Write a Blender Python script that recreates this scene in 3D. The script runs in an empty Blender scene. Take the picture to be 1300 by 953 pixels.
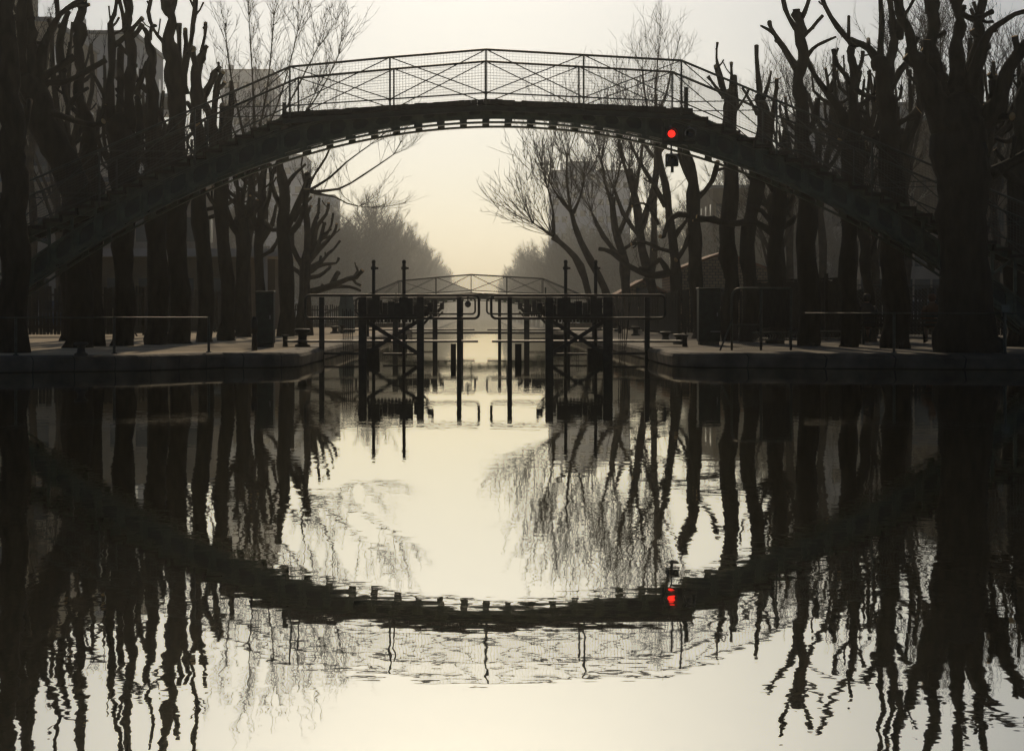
import bpy, math, random
from mathutils import Vector, Matrix
PI = math.pi
F, VX, HY, EYE = 2128.0, 606.0, 397.0, 1.2      # focal length in photo pixels, vanishing point, eye height over the water
scene = bpy.context.scene
col = scene.collection
ZQ = 0.33                                        # quay level
def P(px, py, Y): return Vector(((px-VX)*Y/F, Y, EYE-(py-HY)*Y/F))
def PX(px, Y): return (px-VX)*Y/F
def PZ(py, Y): return EYE-(py-HY)*Y/F

# ------------------------------------------------------------------ materials
M = {}
def mat(name, c1, c2=None, scale=3.0, rough=0.8, bump=0.0, bscale=20.0, metal=0.0, detail=6, stretch=(1, 1, 1), spec=0.3):
    m = bpy.data.materials.new(name); m.use_nodes = True
    nt = m.node_tree; b = nt.nodes['Principled BSDF']
    b.inputs['Roughness'].default_value = rough; b.inputs['Metallic'].default_value = metal
    b.inputs['Specular IOR Level'].default_value = spec
    tc = nt.nodes.new('ShaderNodeTexCoord'); mp = nt.nodes.new('ShaderNodeMapping'); mp.inputs['Scale'].default_value = stretch
    nt.links.new(tc.outputs['Object'], mp.inputs[0])
    n = nt.nodes.new('ShaderNodeTexNoise'); n.inputs['Scale'].default_value = scale; n.inputs['Detail'].default_value = detail
    nt.links.new(mp.outputs[0], n.inputs['Vector'])
    r = nt.nodes.new('ShaderNodeValToRGB'); r.color_ramp.elements[0].position = .35; r.color_ramp.elements[1].position = .68
    c2 = c2 or tuple(x*.6 for x in c1)
    r.color_ramp.elements[0].color = (*c2, 1); r.color_ramp.elements[1].color = (*c1, 1)
    nt.links.new(n.outputs['Fac'], r.inputs[0]); nt.links.new(r.outputs[0], b.inputs['Base Color'])
    if bump:
        n2 = nt.nodes.new('ShaderNodeTexNoise'); n2.inputs['Scale'].default_value = bscale; n2.inputs['Detail'].default_value = 4
        nt.links.new(mp.outputs[0], n2.inputs['Vector'])
        bp = nt.nodes.new('ShaderNodeBump'); bp.inputs['Strength'].default_value = 1; bp.inputs['Distance'].default_value = bump
        nt.links.new(n2.outputs['Fac'], bp.inputs['Height']); nt.links.new(bp.outputs[0], b.inputs['Normal'])
    M[name] = m; return m
mat('bark', (.036, .028, .018), (.014, .011, .007), 6, .9, .02, 14, stretch=(1, 1, .35), spec=.15)
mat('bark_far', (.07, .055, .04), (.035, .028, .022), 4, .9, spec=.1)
mat('hazed_bark', (.40, .38, .33), (.26, .24, .20), 4, .9, spec=.1)  # bark of the far rows, lightened so the colour carries distance haze
mat('cut_wood', (.42, .29, .13), (.30, .19, .08), 9, .8)
mat('iron_frame', (.075, .10, .06), (.035, .048, .03), 5, .45, .002, 60)
mat('iron_green', (.028, .042, .030), (.012, .018, .013), 5, .5, .002, 60)
mat('rail_paint', (.045, .05, .038), (.02, .022, .016), 8, .55, spec=.35)
mat('gate_steel', (.022, .022, .018), (.008, .008, .007), 7, .58, .002, 40, spec=.3)
mat('oak', (.03, .024, .016), (.012, .01, .007), 9, .8, .004, 30, stretch=(4, 4, 1))
mat('quay_stone', (.15, .125, .09), (.05, .042, .032), 1.6, .85, .02, 9)
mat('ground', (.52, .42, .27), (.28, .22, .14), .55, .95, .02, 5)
mat('ground_shaded', (.17, .14, .09), (.07, .056, .036), .5, .95, .02, 5)  # darker copy of the ground, right bank's shade put into the colour
mat('soil', (.10, .095, .06), (.05, .05, .03), .2, .95)
mat('concrete', (.5, .47, .42), (.38, .36, .32), 1.5, .9)
mat('plaster', (.72, .71, .67), (.6, .59, .55), .5, .9)
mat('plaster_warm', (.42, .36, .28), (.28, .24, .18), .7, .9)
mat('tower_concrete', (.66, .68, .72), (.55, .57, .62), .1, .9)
mat('window_glass', (.03, .035, .04), (.015, .018, .02), 1, .15, spec=.6)
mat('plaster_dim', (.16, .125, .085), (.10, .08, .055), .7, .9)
mat('roof_tile', (.30, .14, .07), (.18, .08, .045), 3, .85, .02, 12)
mat('zinc', (.20, .21, .22), (.13, .14, .15), 1, .5)
mat('fence_wood', (.035, .028, .018), (.015, .012, .008), 5, .9, .004, 20, stretch=(5, 5, 1))
mat('pale_green_paint', (.10, .13, .11), (.07, .09, .08), 2, .6)
mat('coat_dark', (.02, .02, .022), None, 12, .9)
mat('coat_brown', (.14, .055, .022), (.09, .035, .014), 12, .9)
mat('hair_dark', (.012, .010, .008), None, 40, .7)
mat('hair_brown', (.16, .065, .025), (.09, .035, .014), 40, .7)
mat('skin', (.40, .25, .18), (.34, .2, .14), 8, .6)
mat('car_white', (.62, .62, .60), (.5, .5, .49), 1, .25, spec=.6)
mat('car_blue', (.04, .06, .12), (.03, .045, .09), 1, .25, spec=.6)
mat('rubber', (.015, .015, .015), None, 5, .9)
mat('chrome', (.5, .5, .5), (.4, .4, .4), 5, .25, metal=1)
mat('lens_dark', (.02, .018, .015), None, 5, .2, spec=.6)
mat('wire', (.05, .05, .04), None, 5, .5)
# brick
def brickmat():
    m = bpy.data.materials.new('brick'); m.use_nodes = True; nt = m.node_tree; b = nt.nodes['Principled BSDF']; b.inputs['Roughness'].default_value = .9
    tc = nt.nodes.new('ShaderNodeTexCoord'); sp = nt.nodes.new('ShaderNodeSeparateXYZ'); cb = nt.nodes.new('ShaderNodeCombineXYZ'); ad = nt.nodes.new('ShaderNodeMath')
    nt.links.new(tc.outputs['Object'], sp.inputs[0]); nt.links.new(sp.outputs[0], ad.inputs[0]); nt.links.new(sp.outputs[1], ad.inputs[1])
    nt.links.new(ad.outputs[0], cb.inputs[0]); nt.links.new(sp.outputs[2], cb.inputs[1])
    br = nt.nodes.new('ShaderNodeTexBrick'); br.inputs['Scale'].default_value = 1; br.inputs['Brick Width'].default_value = .30; br.inputs['Row Height'].default_value = .16
    br.inputs['Mortar Size'].default_value = .02; br.inputs['Color1'].default_value = (.30, .20, .11, 1); br.inputs['Color2'].default_value = (.22, .14, .08, 1); br.inputs['Mortar'].default_value = (.06, .05, .035, 1)
    nt.links.new(cb.outputs[0], br.inputs['Vector']); nt.links.new(br.outputs['Color'], b.inputs['Base Color']); M['brick'] = m
brickmat()
def masonry(m, w, h):
    nt = m.node_tree; b = nt.nodes['Principled BSDF']; src = b.inputs['Base Color'].links[0].from_socket
    tc = nt.nodes.new('ShaderNodeTexCoord'); sp = nt.nodes.new('ShaderNodeSeparateXYZ'); cb = nt.nodes.new('ShaderNodeCombineXYZ'); ad = nt.nodes.new('ShaderNodeMath')
    nt.links.new(tc.outputs['Object'], sp.inputs[0]); nt.links.new(sp.outputs[0], ad.inputs[0]); nt.links.new(sp.outputs[1], ad.inputs[1]); nt.links.new(ad.outputs[0], cb.inputs[0]); nt.links.new(sp.outputs[2], cb.inputs[1])
    br = nt.nodes.new('ShaderNodeTexBrick'); br.inputs['Scale'].default_value = 1; br.inputs['Brick Width'].default_value = w; br.inputs['Row Height'].default_value = h; br.inputs['Mortar Size'].default_value = .012
    br.inputs['Color1'].default_value = (1, 1, 1, 1); br.inputs['Color2'].default_value = (.72, .72, .70, 1); br.inputs['Mortar'].default_value = (.15, .15, .14, 1); nt.links.new(cb.outputs[0], br.inputs['Vector'])
    mx = nt.nodes.new('ShaderNodeMix'); mx.data_type = 'RGBA'; mx.blend_type = 'MULTIPLY'; mx.inputs[0].default_value = 1
    nt.links.new(src, mx.inputs[6]); nt.links.new(br.outputs['Color'], mx.inputs[7]); nt.links.new(mx.outputs[2], b.inputs['Base Color'])
masonry(M['quay_stone'], 1.1, .36)
def emis(name, c, s):
    m = bpy.data.materials.new(name); m.use_nodes = True; b = m.node_tree.nodes['Principled BSDF']
    b.inputs['Base Color'].default_value = (*c, 1); b.inputs['Emission Color'].default_value = (*c, 1); b.inputs['Emission Strength'].default_value = s; M[name] = m
emis('red_glow', (1, .02, .012), 5)
# water: dark still canal with a strong sheen and crossing ripples
def watermat(name, amp):
    m = bpy.data.materials.new(name); m.use_nodes = True; nt = m.node_tree; L = nt.links.new
    b = nt.nodes['Principled BSDF']; out = nt.nodes['Material Output']
    b.inputs['Base Color'].default_value = (.006, .007, .005, 1); b.inputs['Roughness'].default_value = .02; b.inputs['IOR'].default_value = 1.33
    gl = nt.nodes.new('ShaderNodeBsdfGlossy'); gl.inputs['Color'].default_value = (.93, .90, .80, 1); gl.inputs['Roughness'].default_value = .012
    mx = nt.nodes.new('ShaderNodeMixShader'); mx.inputs[0].default_value = .92
    L(b.outputs[0], mx.inputs[1]); L(gl.outputs[0], mx.inputs[2]); L(mx.outputs[0], out.inputs['Surface'])
    tc = nt.nodes.new('ShaderNodeTexCoord')
    def layer(scale, st, det, w):
        mp = nt.nodes.new('ShaderNodeMapping'); mp.inputs['Scale'].default_value = st; L(tc.outputs['Object'], mp.inputs[0])
        n = nt.nodes.new('ShaderNodeTexNoise'); n.inputs['Scale'].default_value = scale; n.inputs['Detail'].default_value = det; n.inputs['Roughness'].default_value = .5
        L(mp.outputs[0], n.inputs['Vector']); k = nt.nodes.new('ShaderNodeMath'); k.operation = 'MULTIPLY'; k.inputs[1].default_value = w; L(n.outputs['Fac'], k.inputs[0]); return k
    a = layer(1.0, (4.6, 2.6, 1), 2, 1.0); c = layer(1.0, (11, 6, 1), 2, .22); d = layer(1.0, (1.1, 5.5, 1), 3, .42)
    s1 = nt.nodes.new('ShaderNodeMath'); s2 = nt.nodes.new('ShaderNodeMath')
    L(a.outputs[0], s1.inputs[0]); L(c.outputs[0], s1.inputs[1]); L(s1.outputs[0], s2.inputs[0]); L(d.outputs[0], s2.inputs[1])
    # breeze patches: stronger and calmer water
    mp = nt.nodes.new('ShaderNodeMapping'); mp.inputs['Scale'].default_value = (.10, .35, 1); L(tc.outputs['Object'], mp.inputs[0])
    n = nt.nodes.new('ShaderNodeTexNoise'); n.inputs['Scale'].default_value = 1.0; n.inputs['Detail'].default_value = 1; L(mp.outputs[0], n.inputs['Vector'])
    mr = nt.nodes.new('ShaderNodeMapRange'); mr.inputs[1].default_value = .35; mr.inputs[2].default_value = .65; mr.inputs[3].default_value = .35*amp; mr.inputs[4].default_value = 1.2*amp
    L(n.outputs['Fac'], mr.inputs[0])
    bp = nt.nodes.new('ShaderNodeBump'); bp.inputs['Strength'].default_value = 1; L(mr.outputs[0], bp.inputs['Distance']); L(s2.outputs[0], bp.inputs['Height'])
    L(bp.outputs[0], gl.inputs['Normal']); L(bp.outputs[0], b.inputs['Normal']); M[name] = m
watermat('water', .0010)
watermat('water_far', .0012)

# ------------------------------------------------------------------ mesh builder
class MB:
    def __init__(s): s.v = []; s.f = []; s.mi = []
    def face(s, idx, m=0): s.f.append(idx); s.mi.append(m)
    def box(s, x0, x1, y0, y1, z0, z1, m=0):
        n = len(s.v)
        s.v += [(x0, y0, z0), (x1, y0, z0), (x1, y1, z0), (x0, y1, z0), (x0, y0, z1), (x1, y0, z1), (x1, y1, z1), (x0, y1, z1)]
        for q in ((0, 3, 2, 1), (4, 5, 6, 7), (0, 1, 5, 4), (1, 2, 6, 5), (2, 3, 7, 6), (3, 0, 4, 7)): s.face(tuple(n+i for i in q), m)
        return s
    def prism(s, pts, y0, y1, m=0):          # pts in (x,z), extruded along y
        n = len(s.v); k = len(pts)
        s.v += [(x, y0, z) for x, z in pts]+[(x, y1, z) for x, z in pts]
        s.face(tuple(range(n, n+k)), m); s.face(tuple(range(n+2*k-1, n+k-1, -1)), m)
        for i in range(k): j = (i+1) % k; s.face((n+i, n+k+i, n+k+j, n+j), m)
        return s
    def tube(s, pts, rad, n=8, cap=True, mcap=0, m=0):
        pts = [Vector(p) for p in pts]
        if not hasattr(rad, '__len__'): rad = [rad]*len(pts)
        base = len(s.v); prev = None
        for i, p in enumerate(pts):
            a = pts[max(i-1, 0)]; b = pts[min(i+1, len(pts)-1)]; d = (b-a)
            d = d.normalized() if d.length > 1e-9 else Vector((0, 0, 1))
            if prev is None:
                u = d.cross(Vector((0, 1, 0)))
                if u.length < .1: u = d.cross(Vector((1, 0, 0)))
                u.normalize()
            else:
                u = prev-d*prev.dot(d)
                if u.length < 1e-6: u = d.orthogonal()
                u.normalize()
            prev = u; w = d.cross(u)
            for k in range(n):
                an = 2*PI*k/n; q = p+(u*math.cos(an)+w*math.sin(an))*rad[i]; s.v.append((q.x, q.y, q.z))
        for i in range(len(pts)-1):
            for k in range(n):
                a = base+i*n+k; b = base+i*n+(k+1) % n; s.face((a, b, b+n, a+n), m)
        if cap:
            s.face(tuple(base+k for k in range(n-1, -1, -1)), m); e = base+(len(pts)-1)*n; s.face(tuple(e+k for k in range(n)), mcap)
        return s
    def bar(s, a, b, w, h=None, up=(0, 0, 1), m=0):      # rectangular bar between two points
        a = Vector(a); b = Vector(b); h = h or w; d = (b-a).normalized(); u = Vector(up)
        x = d.cross(u)
        if x.length < 1e-3: x = d.cross(Vector((0, 1, 0)))
        x.normalize(); z = x.cross(d); n = len(s.v)
        for p in (a, b):
            for sx, sz in ((-1, -1), (1, -1), (1, 1), (-1, 1)):
                q = p+x*sx*w/2+z*sz*h/2; s.v.append((q.x, q.y, q.z))
        for q in ((0, 1, 2, 3), (7, 6, 5, 4), (0, 4, 5, 1), (1, 5, 6, 2), (2, 6, 7, 3), (3, 7, 4, 0)): s.face(tuple(n+i for i in q), m)
        return s
    def lathe(s, c, prof, n=16, axis='z', m=0):          # prof: (radius, height)
        base = len(s.v)
        for r, h in prof:
            for k in range(n):
                a = 2*PI*k/n; u, v = r*math.cos(a), r*math.sin(a)
                s.v.append((c[0]+u, c[1]+v, c[2]+h) if axis == 'z' else (c[0]+u, c[1]-h, c[2]+v) if axis == 'y' else (c[0]+h, c[1]+u, c[2]+v))
        for i in range(len(prof)-1):
            for k in range(n): a = base+i*n+k; b = base+i*n+(k+1) % n; s.face((a, b, b+n, a+n), m)
        s.face(tuple(base+k for k in range(n-1, -1, -1)), m); e = base+(len(prof)-1)*n; s.face(tuple(e+k for k in range(n)), m)
        return s
    def build(s, name, mats, parent=None, smooth=False, org=None):
        org = Vector(org) if org is not None else Vector((0, 0, 0))
        me = bpy.data.meshes.new(name); me.from_pydata([(x-org.x, y-org.y, z-org.z) for x, y, z in s.v], [], s.f)
        if not isinstance(mats, (list, tuple)): mats = [mats]
        for k in mats: me.materials.append(M[k])
        me.polygons.foreach_set('material_index', s.mi)
        if smooth: me.polygons.foreach_set('use_smooth', [True]*len(s.f))
        me.update(); o = bpy.data.objects.new(name, me); col.objects.link(o)
        if parent is not None: o.parent = parent
        else: o.location = org
        return o
def tag(o, label=None, cat=None, group=None, kind=None):
    if label: o['label'] = label
    if cat: o['category'] = cat
    if group: o['group'] = group
    if kind: o['kind'] = kind
    return o
def thing(name, label, cat, loc, group=None):
    o = bpy.data.objects.new(name, None); col.objects.link(o); o.location = loc; o.empty_display_size = .3
    return tag(o, label, cat, group)
def kids(o): return [c for c in bpy.data.objects if c.parent == o]
def copy_tree(o, parent=None):
    c = o.copy(); col.objects.link(c)
    if parent is not None: c.parent = parent
    for ch in kids(o): copy_tree(ch, c)
    return c
def bevel(o, w, seg=2):
    b = o.modifiers.new('bevel', 'BEVEL'); b.width = w; b.segments = seg; b.limit_method = 'ANGLE'; return o

# ------------------------------------------------------------------ water, banks, ground
MB().box(-70, 70, -16, 99.6, -1.5, 0).build('canal_water', 'water')['kind'] = 'structure'
MB().box(-14, 14, 100.6, 1500, -4.6, -3.6).build('lower_canal_water', 'water_far')['kind'] = 'structure'
def arc(cx, cy, r, a0, a1, n): return [(cx+r*math.cos(a0+(a1-a0)*i/n), cy+r*math.sin(a0+(a1-a0)*i/n)) for i in range(n+1)]
def bank(name, outline, sgn):
    # outline: water-side edge, then closed by the far corners; rounded coping lip
    mb = MB(); n = len(outline)
    def inset(d):
        r = []
        for i, (x, y) in enumerate(outline):
            a = Vector(outline[max(i-1, 0)]); b = Vector(outline[min(i+1, n-1)]); t = (b-a).normalized(); nn = Vector((-t.y, t.x))*sgn
            r.append((x+nn.x*d, y+nn.y*d))
        return r
    prof = [(0, -6), (0, ZQ-.34), (.03, ZQ-.33), (-.02, ZQ-.30), (-.04, ZQ-.10), (.0, ZQ-.035), (.07, ZQ), (.62, ZQ+.004)]
    for d, z in prof:
        for x, y in inset(d): mb.v.append((x, y, z))
    for k in range(len(prof)-1):
        for i in range(n-1): a = k*n+i; mb.face((a, a+1, a+1+n, a+n) if sgn < 0 else (a, a+n, a+1+n, a+1))
    return mb, inset(.62)
left_edge = [(-70, 20), (-40, 26.4), (-20, 31.0), (-9.6, 33.4), (-7, 34.6)]+arc(-5.1, 37.6, 1.15, -PI*.62, 0, 8)+[(-3.92, 45), (-3.92, 60), (-3.92, 80), (-3.92, 99.8)]
right_edge = [(70, 22), (45, 30), (20, 33.8), (11.6, 35.1), (7, 36.1)]+[(x, y) for x, y in arc(5.6, 37.7, 1.25, -PI*.42, -PI, 8)]+[(4.34, 45), (4.34, 60), (4.34, 80), (4.34, 99.8)]
for name, edge, sgn, far in (('quay_left', left_edge, 1, -70), ('quay_right', right_edge, -1, 70)):
    mb, ins = bank(name, edge, sgn); o = mb.build(name, 'quay_stone'); o['kind'] = 'structure'
    g = MB(); n = len(ins)
    for x, y in ins: g.v.append((x, y, ZQ+.004))
    # strips to the outer side: fan by rows of equal y
    g.v += [(far, y if y > 22 else y-.5, ZQ+.004) for x, y in ins]
    for i in range(n-1): g.face((i, i+1, n+i+1, n+i) if sgn > 0 else (i, n+i, n+i+1, i+1))
    gl = g.build('ground_left' if sgn > 0 else 'ground_right', 'ground' if sgn > 0 else 'ground_shaded'); gl['kind'] = 'structure'
# retaining wall at the foot of the lock, lower banks, far terrain
mb = MB(); mb.box(-70, -3.9, 99.8, 100.6, -6, ZQ+.25); mb.box(4.2, 70, 99.8, 100.6, -6, ZQ+.25); mb.box(-3.9, 4.2, 99.7, 100.5, -6, .06)
mb.build('lock_end_wall', 'quay_stone')['kind'] = 'structure'
mb = MB(); mb.box(-600, -11.6, 100.6, 1600, -7, -3.27); mb.box(11.6, 600, 100.6, 1600, -7, -3.27)
mb.build('lower_ground', 'soil')['kind'] = 'structure'
mb = MB(); mb.box(-600, -70, -16, 100.6, -6.5, ZQ); mb.box(70, 600, -16, 100.6, -6.5, ZQ); mb.box(-600, 600, -40, -16, -6.5, ZQ)
mb.build('outer_ground', 'soil')['kind'] = 'structure'
mb = MB(); mb.box(-5000, 5000, -5000, 9000, -9, -7.2); mb.build('plain', 'soil')['kind'] = 'structure'
# distant low ridge where the canal bends
mb = MB(); rng = random.Random(5); N = 90
for i in range(N+1):
    x = -420+840*i/N; h = 20+5*math.sin(i*.35)+3*math.sin(i*.9+1)+rng.uniform(-1.5, 1.5)+abs(x)*.03
    mb.v += [(x, 1350, -4), (x, 1400, h), (x, 1460, h), (x, 1560, -4)]
for i in range(N):
    for k in range(3): a = i*4+k; mb.face((a, a+4, a+5, a+1))
mb.build('hills', 'soil')['kind'] = 'structure'

# ------------------------------------------------------------------ trees
def smooth_path(pts, sub):
    out = []
    for i in range(len(pts)-1):
        p0 = pts[max(i-1, 0)]; p1 = pts[i]; p2 = pts[i+1]; p3 = pts[min(i+2, len(pts)-1)]
        for k in range(sub):
            t = k/sub
            out.append(tuple(.5*((2*b)+(-a+c)*t+(2*a-5*b+4*c-d)*t*t+(-a+3*b-3*c+d)*t**3) for a, b, c, d in zip(p0, p1, p2, p3)))
    out.append(tuple(pts[-1])); return out
def limb_tube(mb, pts, Y, rng, dy0=0.0, dyk=0.0, n=10, knob=True, step=9):
    """pts: (px,py,width_px) traced outline centres -> knobbly tapered limb at distance Y, drifting in depth"""
    L = sum(math.hypot(b[0]-a[0], b[1]-a[1]) for a, b in zip(pts, pts[1:])); sub = max(2, int(L/len(pts)/step))
    sp = smooth_path(pts, sub); W = []; R = []; tot = len(sp)-1; ph = rng.uniform(0, 9); p2 = rng.uniform(0, 9)
    sp = [(x+min(w, 14)*.16*math.sin(i*.9+p2)*min(1, i/3), y, w) for i, (x, y, w) in enumerate(sp)]
    for i, (x, y, w) in enumerate(sp):
        t = i/tot; YY = Y+dy0+dyk*t
        jit = w*.05
        W.append(P(x+rng.uniform(-jit, jit), y, YY)); 
        q = min(1, 22/max(w, 1)); r = max(w, 1.2)*YY/F/2*(1+q*.09*math.sin(i*1.7+ph)+q*rng.uniform(-.07, .09))
        if rng.random() < .10 and w < 22: r *= 1.22
        R.append(r)
    if sp[-1][2] > 13:
        d = (W[-1]-W[-2]).normalized(); e = W[-1].copy(); r0 = R[-1]
        for h, k in ((.45, .88), (.85, .6), (1.05, .25)): W.append(e+d*r0*h); R.append(r0*k)
        mb.tube(W, R, n, True, 0)
    else:
        if knob: R[-1] *= 1.15
        mb.tube(W, R, n, True, 1)
    return W, R
def shoots(mb, p, d, n, L, rng, r0=.012, spread=.6, up=.5, sub=3, sides=3):
    for i in range(n):
        v = (d+Vector((rng.gauss(0, spread), rng.gauss(0, spread), rng.gauss(0, spread*.6)))).normalized()
        l = L*rng.uniform(.55, 1.1); q = Vector(p); pts = [q.copy()]; S = 7
        for k in range(S):
            v = (v+Vector((rng.gauss(0, .07), rng.gauss(0, .07), up*.16+rng.gauss(0, .05)))).normalized(); q = q+v*l/S; pts.append(q.copy())
            if sub and k >= 1 and rng.random() < .8:
                for _ in range(rng.choice((1, 1, 2))):
                    sv = (v+Vector((rng.gauss(0, .45), rng.gauss(0, .45), rng.gauss(.1, .35)))).normalized(); sl = l*rng.uniform(.15, .42); sq = q.copy(); sp = [sq.copy()]
                    for _k in range(4):
                        sv = (sv+Vector((rng.gauss(0, .1), rng.gauss(0, .1), up*.15))).normalized(); sq = sq+sv*sl/4; sp.append(sq.copy())
                        if sub > 1 and rng.random() < .65:
                            tv = (sv+Vector((rng.gauss(0, .5), rng.gauss(0, .5), rng.gauss(.1, .4)))).normalized(); tl = sl*rng.uniform(.3, .6)
                            mb.tube([sq, sq+tv*tl*.5+Vector((0, 0, .02)), sq+tv*tl+Vector((0, 0, .06*tl))], [r0*.45, r0*.36, r0*.22], 3, False)
                    mb.tube(sp, [r0*.62*(1-.14*j) for j in range(5)], 3, False)
        mb.tube(pts, [r0*(1-.11*j) for j in range(S+1)], sides, False)
TREES = []
def pollard(label, Y, trunk, limbs, seed, group=None, mt='bark', twig=0, twigL=1.2, tw_r=.008):
    rng = random.Random(seed); x, y, w = trunk[0]
    base = P(x, y, Y); base.z = ZQ-.02
    t = thing('pollard_tree', label, 'tree', base, group)
    # trunk reaches the ground, with a root flare
    yb = HY+(EYE-ZQ+.06)*F/Y
    tr = [(x, yb, w*1.3), (x, yb-max(8, w*.35), w*1.08)]+[q for q in trunk if q[1] < yb-14]
    mb = MB(); W, R = limb_tube(mb, tr, Y, rng, n=14)
    mb.build('trunk', [mt, 'cut_wood'], t, True, base)
    for lb in limbs:
        mb = MB(); W, R = limb_tube(mb, lb, Y, rng, 0, rng.uniform(-.9, .9)*(Y/45), n=9)
        # sawn stubs, knuckles and short water shoots along the limb
        for k in range(2, len(W)-1):
            if rng.random() < .20 and R[k] > .04:
                a = rng.choice((-1, 1))*rng.uniform(.5, 1.2); tg = (W[k+1]-W[k-1]).normalized()
                d = (tg*math.cos(a)+Vector((tg.z, rng.uniform(-.5, .5), -tg.x))*math.sin(a)).normalized(); rr = R[k]*rng.uniform(.35, .6); l = R[k]+rng.uniform(.06, .42)
                mid = W[k]+d*l*.6; tip = mid+(d+Vector((0, 0, .5))).normalized()*l*.5
                mb.tube([W[k], mid, tip], [rr*1.3, rr*.95, rr*1.05], 7, True, 1)
            elif rng.random() < .16:
                q = W[k]; rr = R[k]*rng.uniform(1.12, 1.3); sd_ = (rng.uniform(-.3, .3)*R[k]); mb.tube([q+Vector((sd_, 0, -R[k]*.7)), q+Vector((sd_, 0, -R[k]*.2)), q+Vector((sd_, 0, R[k]*.35)), q+Vector((sd_, 0, R[k]*.8))], [rr*.6, rr, rr*.95, rr*.5], 9, True, 0)
        mb.build('limb', [mt, 'cut_wood'], t, True, base)
    if twig:
        mb = MB()
        for lb in limbs:
            for q in lb[1:]:
                if rng.random() < .7: shoots(mb, P(q[0], q[1], Y+rng.uniform(-.3, .3)), Vector((rng.uniform(-.3, .3), 0, 1)), twig, twigL, rng, tw_r, .45, .5, 1)
        mb.build('twigs', mt, t, False, base)['kind'] = 'stuff'
    TREES.append(t); return t

# --- left side, traced forks
pollard('thick black tree trunk at the far left edge, in front of the stair rail', 36.4,
  [(17, 455, 38), (18, 300, 36), (17, 200, 34), (12, 120, 28), (8, 0, 20), (6, -90, 16)],
  [[(14, 150, 16), (-10, 90, 12), (-22, 20, 9)], [(24, 190, 12), (34, 150, 8), (36, 128, 7)]], 1)
pollard('big pollard with a left leaning trunk and crowded forked limbs, second from left', 41.5,
  [(100, 445, 34), (100, 300, 34), (96, 240, 40), (74, 195, 38), (52, 150, 38), (40, 112, 40)],
  [[(34, 120, 22), (27, 70, 14), (27, 30, 13), (29, 0, 12), (30, -60, 10)],
   [(42, 108, 20), (42, 60, 13), (38, 34, 12), (36, 0, 11), (38, -40, 9)],
   [(48, 108, 18), (56, 62, 13), (66, 38, 9), (72, 22, 6), (72, 0, 6), (71, -50, 5)],
   [(64, 40, 9), (76, 18, 7), (95, 6, 7), (108, -2, 6)],
   [(50, 100, 14), (75, 86, 9), (94, 72, 8)],
   [(48, 118, 14), (62, 105, 9), (82, 105, 8), (109, 90, 7), (135, 76, 7)],
   [(60, 57, 6), (46, 54, 4), (32, 57, 4), (14, 70, 5)],
   [(55, 140, 12), (82, 149, 9), (100, 155, 7), (118, 159, 7), (131, 154, 6)],
   [(30, 110, 18), (18, 80, 10), (14, 50, 8), (10, 20, 7)], [(12, 100, 6), (24, 116, 7), (36, 130, 10)]], 2)
pollard('slim upright pollard with a swollen knuckle under the sky gap at upper left', 43.5,
  [(118, 440, 26), (118, 300, 26), (116, 220, 26), (112, 170, 18), (103, 130, 13), (100, 90, 12), (101, 60, 12), (100, 38, 18), (102, 22, 11), (104, 0, 13), (104, -70, 10)],
  [[(106, 150, 10), (90, 135, 6), (82, 120, 7), (78, 90, 10), (77, 60, 12), (80, 34, 9), (86, 14, 6)], [(112, 112, 4), (102, 118, 5), (90, 130, 6), (84, 150, 5)],
   [(112, 180, 10), (104, 196, 6), (96, 214, 5)]], 3)
pollard('broad pollard with tall parallel limbs before the grey apartment block', 44.0,
  [(157, 442, 26), (157, 330, 24), (158, 250, 34), (156, 200, 34), (152, 160, 30)],
  [[(142, 165, 16), (141, 120, 11), (141, 70, 9), (142, 36, 9), (140, 29, 7), (147, 12, 5), (150, -10, 6), (150, -50, 5)],
   [(164, 165, 16), (166, 110, 13), (165, 60, 13), (163, 25, 11), (162, 0, 11), (161, -70, 9)],
   [(146, 58, 7), (160, 45, 7), (172, 32, 5), (182, 23, 6)],
   [(152, 160, 12), (152, 100, 8), (155, 62, 9)], [(140, 150, 7), (130, 118, 6), (116, 92, 4)],
   [(149, -5, 6), (155, 16, 5), (159, 40, 5)], [(160, 210, 14), (176, 180, 9), (178, 140, 8), (174, 124, 8)]], 4)
pollard('pollard with a pronged top beside the white bay windows', 45.5,
  [(200, 440, 27), (200, 330, 25), (196, 210, 26), (194, 150, 14), (192, 100, 14), (191, 66, 11), (187, 46, 8), (182, 34, 4)],
  [[(190, 50, 6), (193, 34, 5), (197, 33, 4)], [(192, 118, 9), (178, 108, 7), (172, 96, 6)], [(172, 120, 7), (182, 92, 7), (188, 80, 6)],
   [(196, 190, 9), (210, 160, 5), (200, 138, 4)]], 5)
pollard('tall pollard with a stout straight stem and a pair of limbs leaving the frame', 47.0,
  [(228, 438, 27), (226, 330, 25), (222, 240, 27), (223, 160, 24), (222, 100, 22), (216, 62, 20), (217, 24, 11), (212, 4, 14), (208, -60, 9)],
  [[(216, 22, 8), (222, 4, 6), (226, -40, 6)], [(216, 66, 8), (206, 52, 5), (196, 38, 4), (188, 15, 6), (192, -5, 5), (192, -50, 4)],
   [(228, 110, 10), (228, 66, 6), (228, 30, 6)], [(234, 120, 13), (235, 80, 9), (243, 48, 6), (247, 22, 7), (247, -10, 6), (247, -60, 5)],
   [(234, 80, 7), (236, 55, 6), (236, 37, 5)]], 6)
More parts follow.
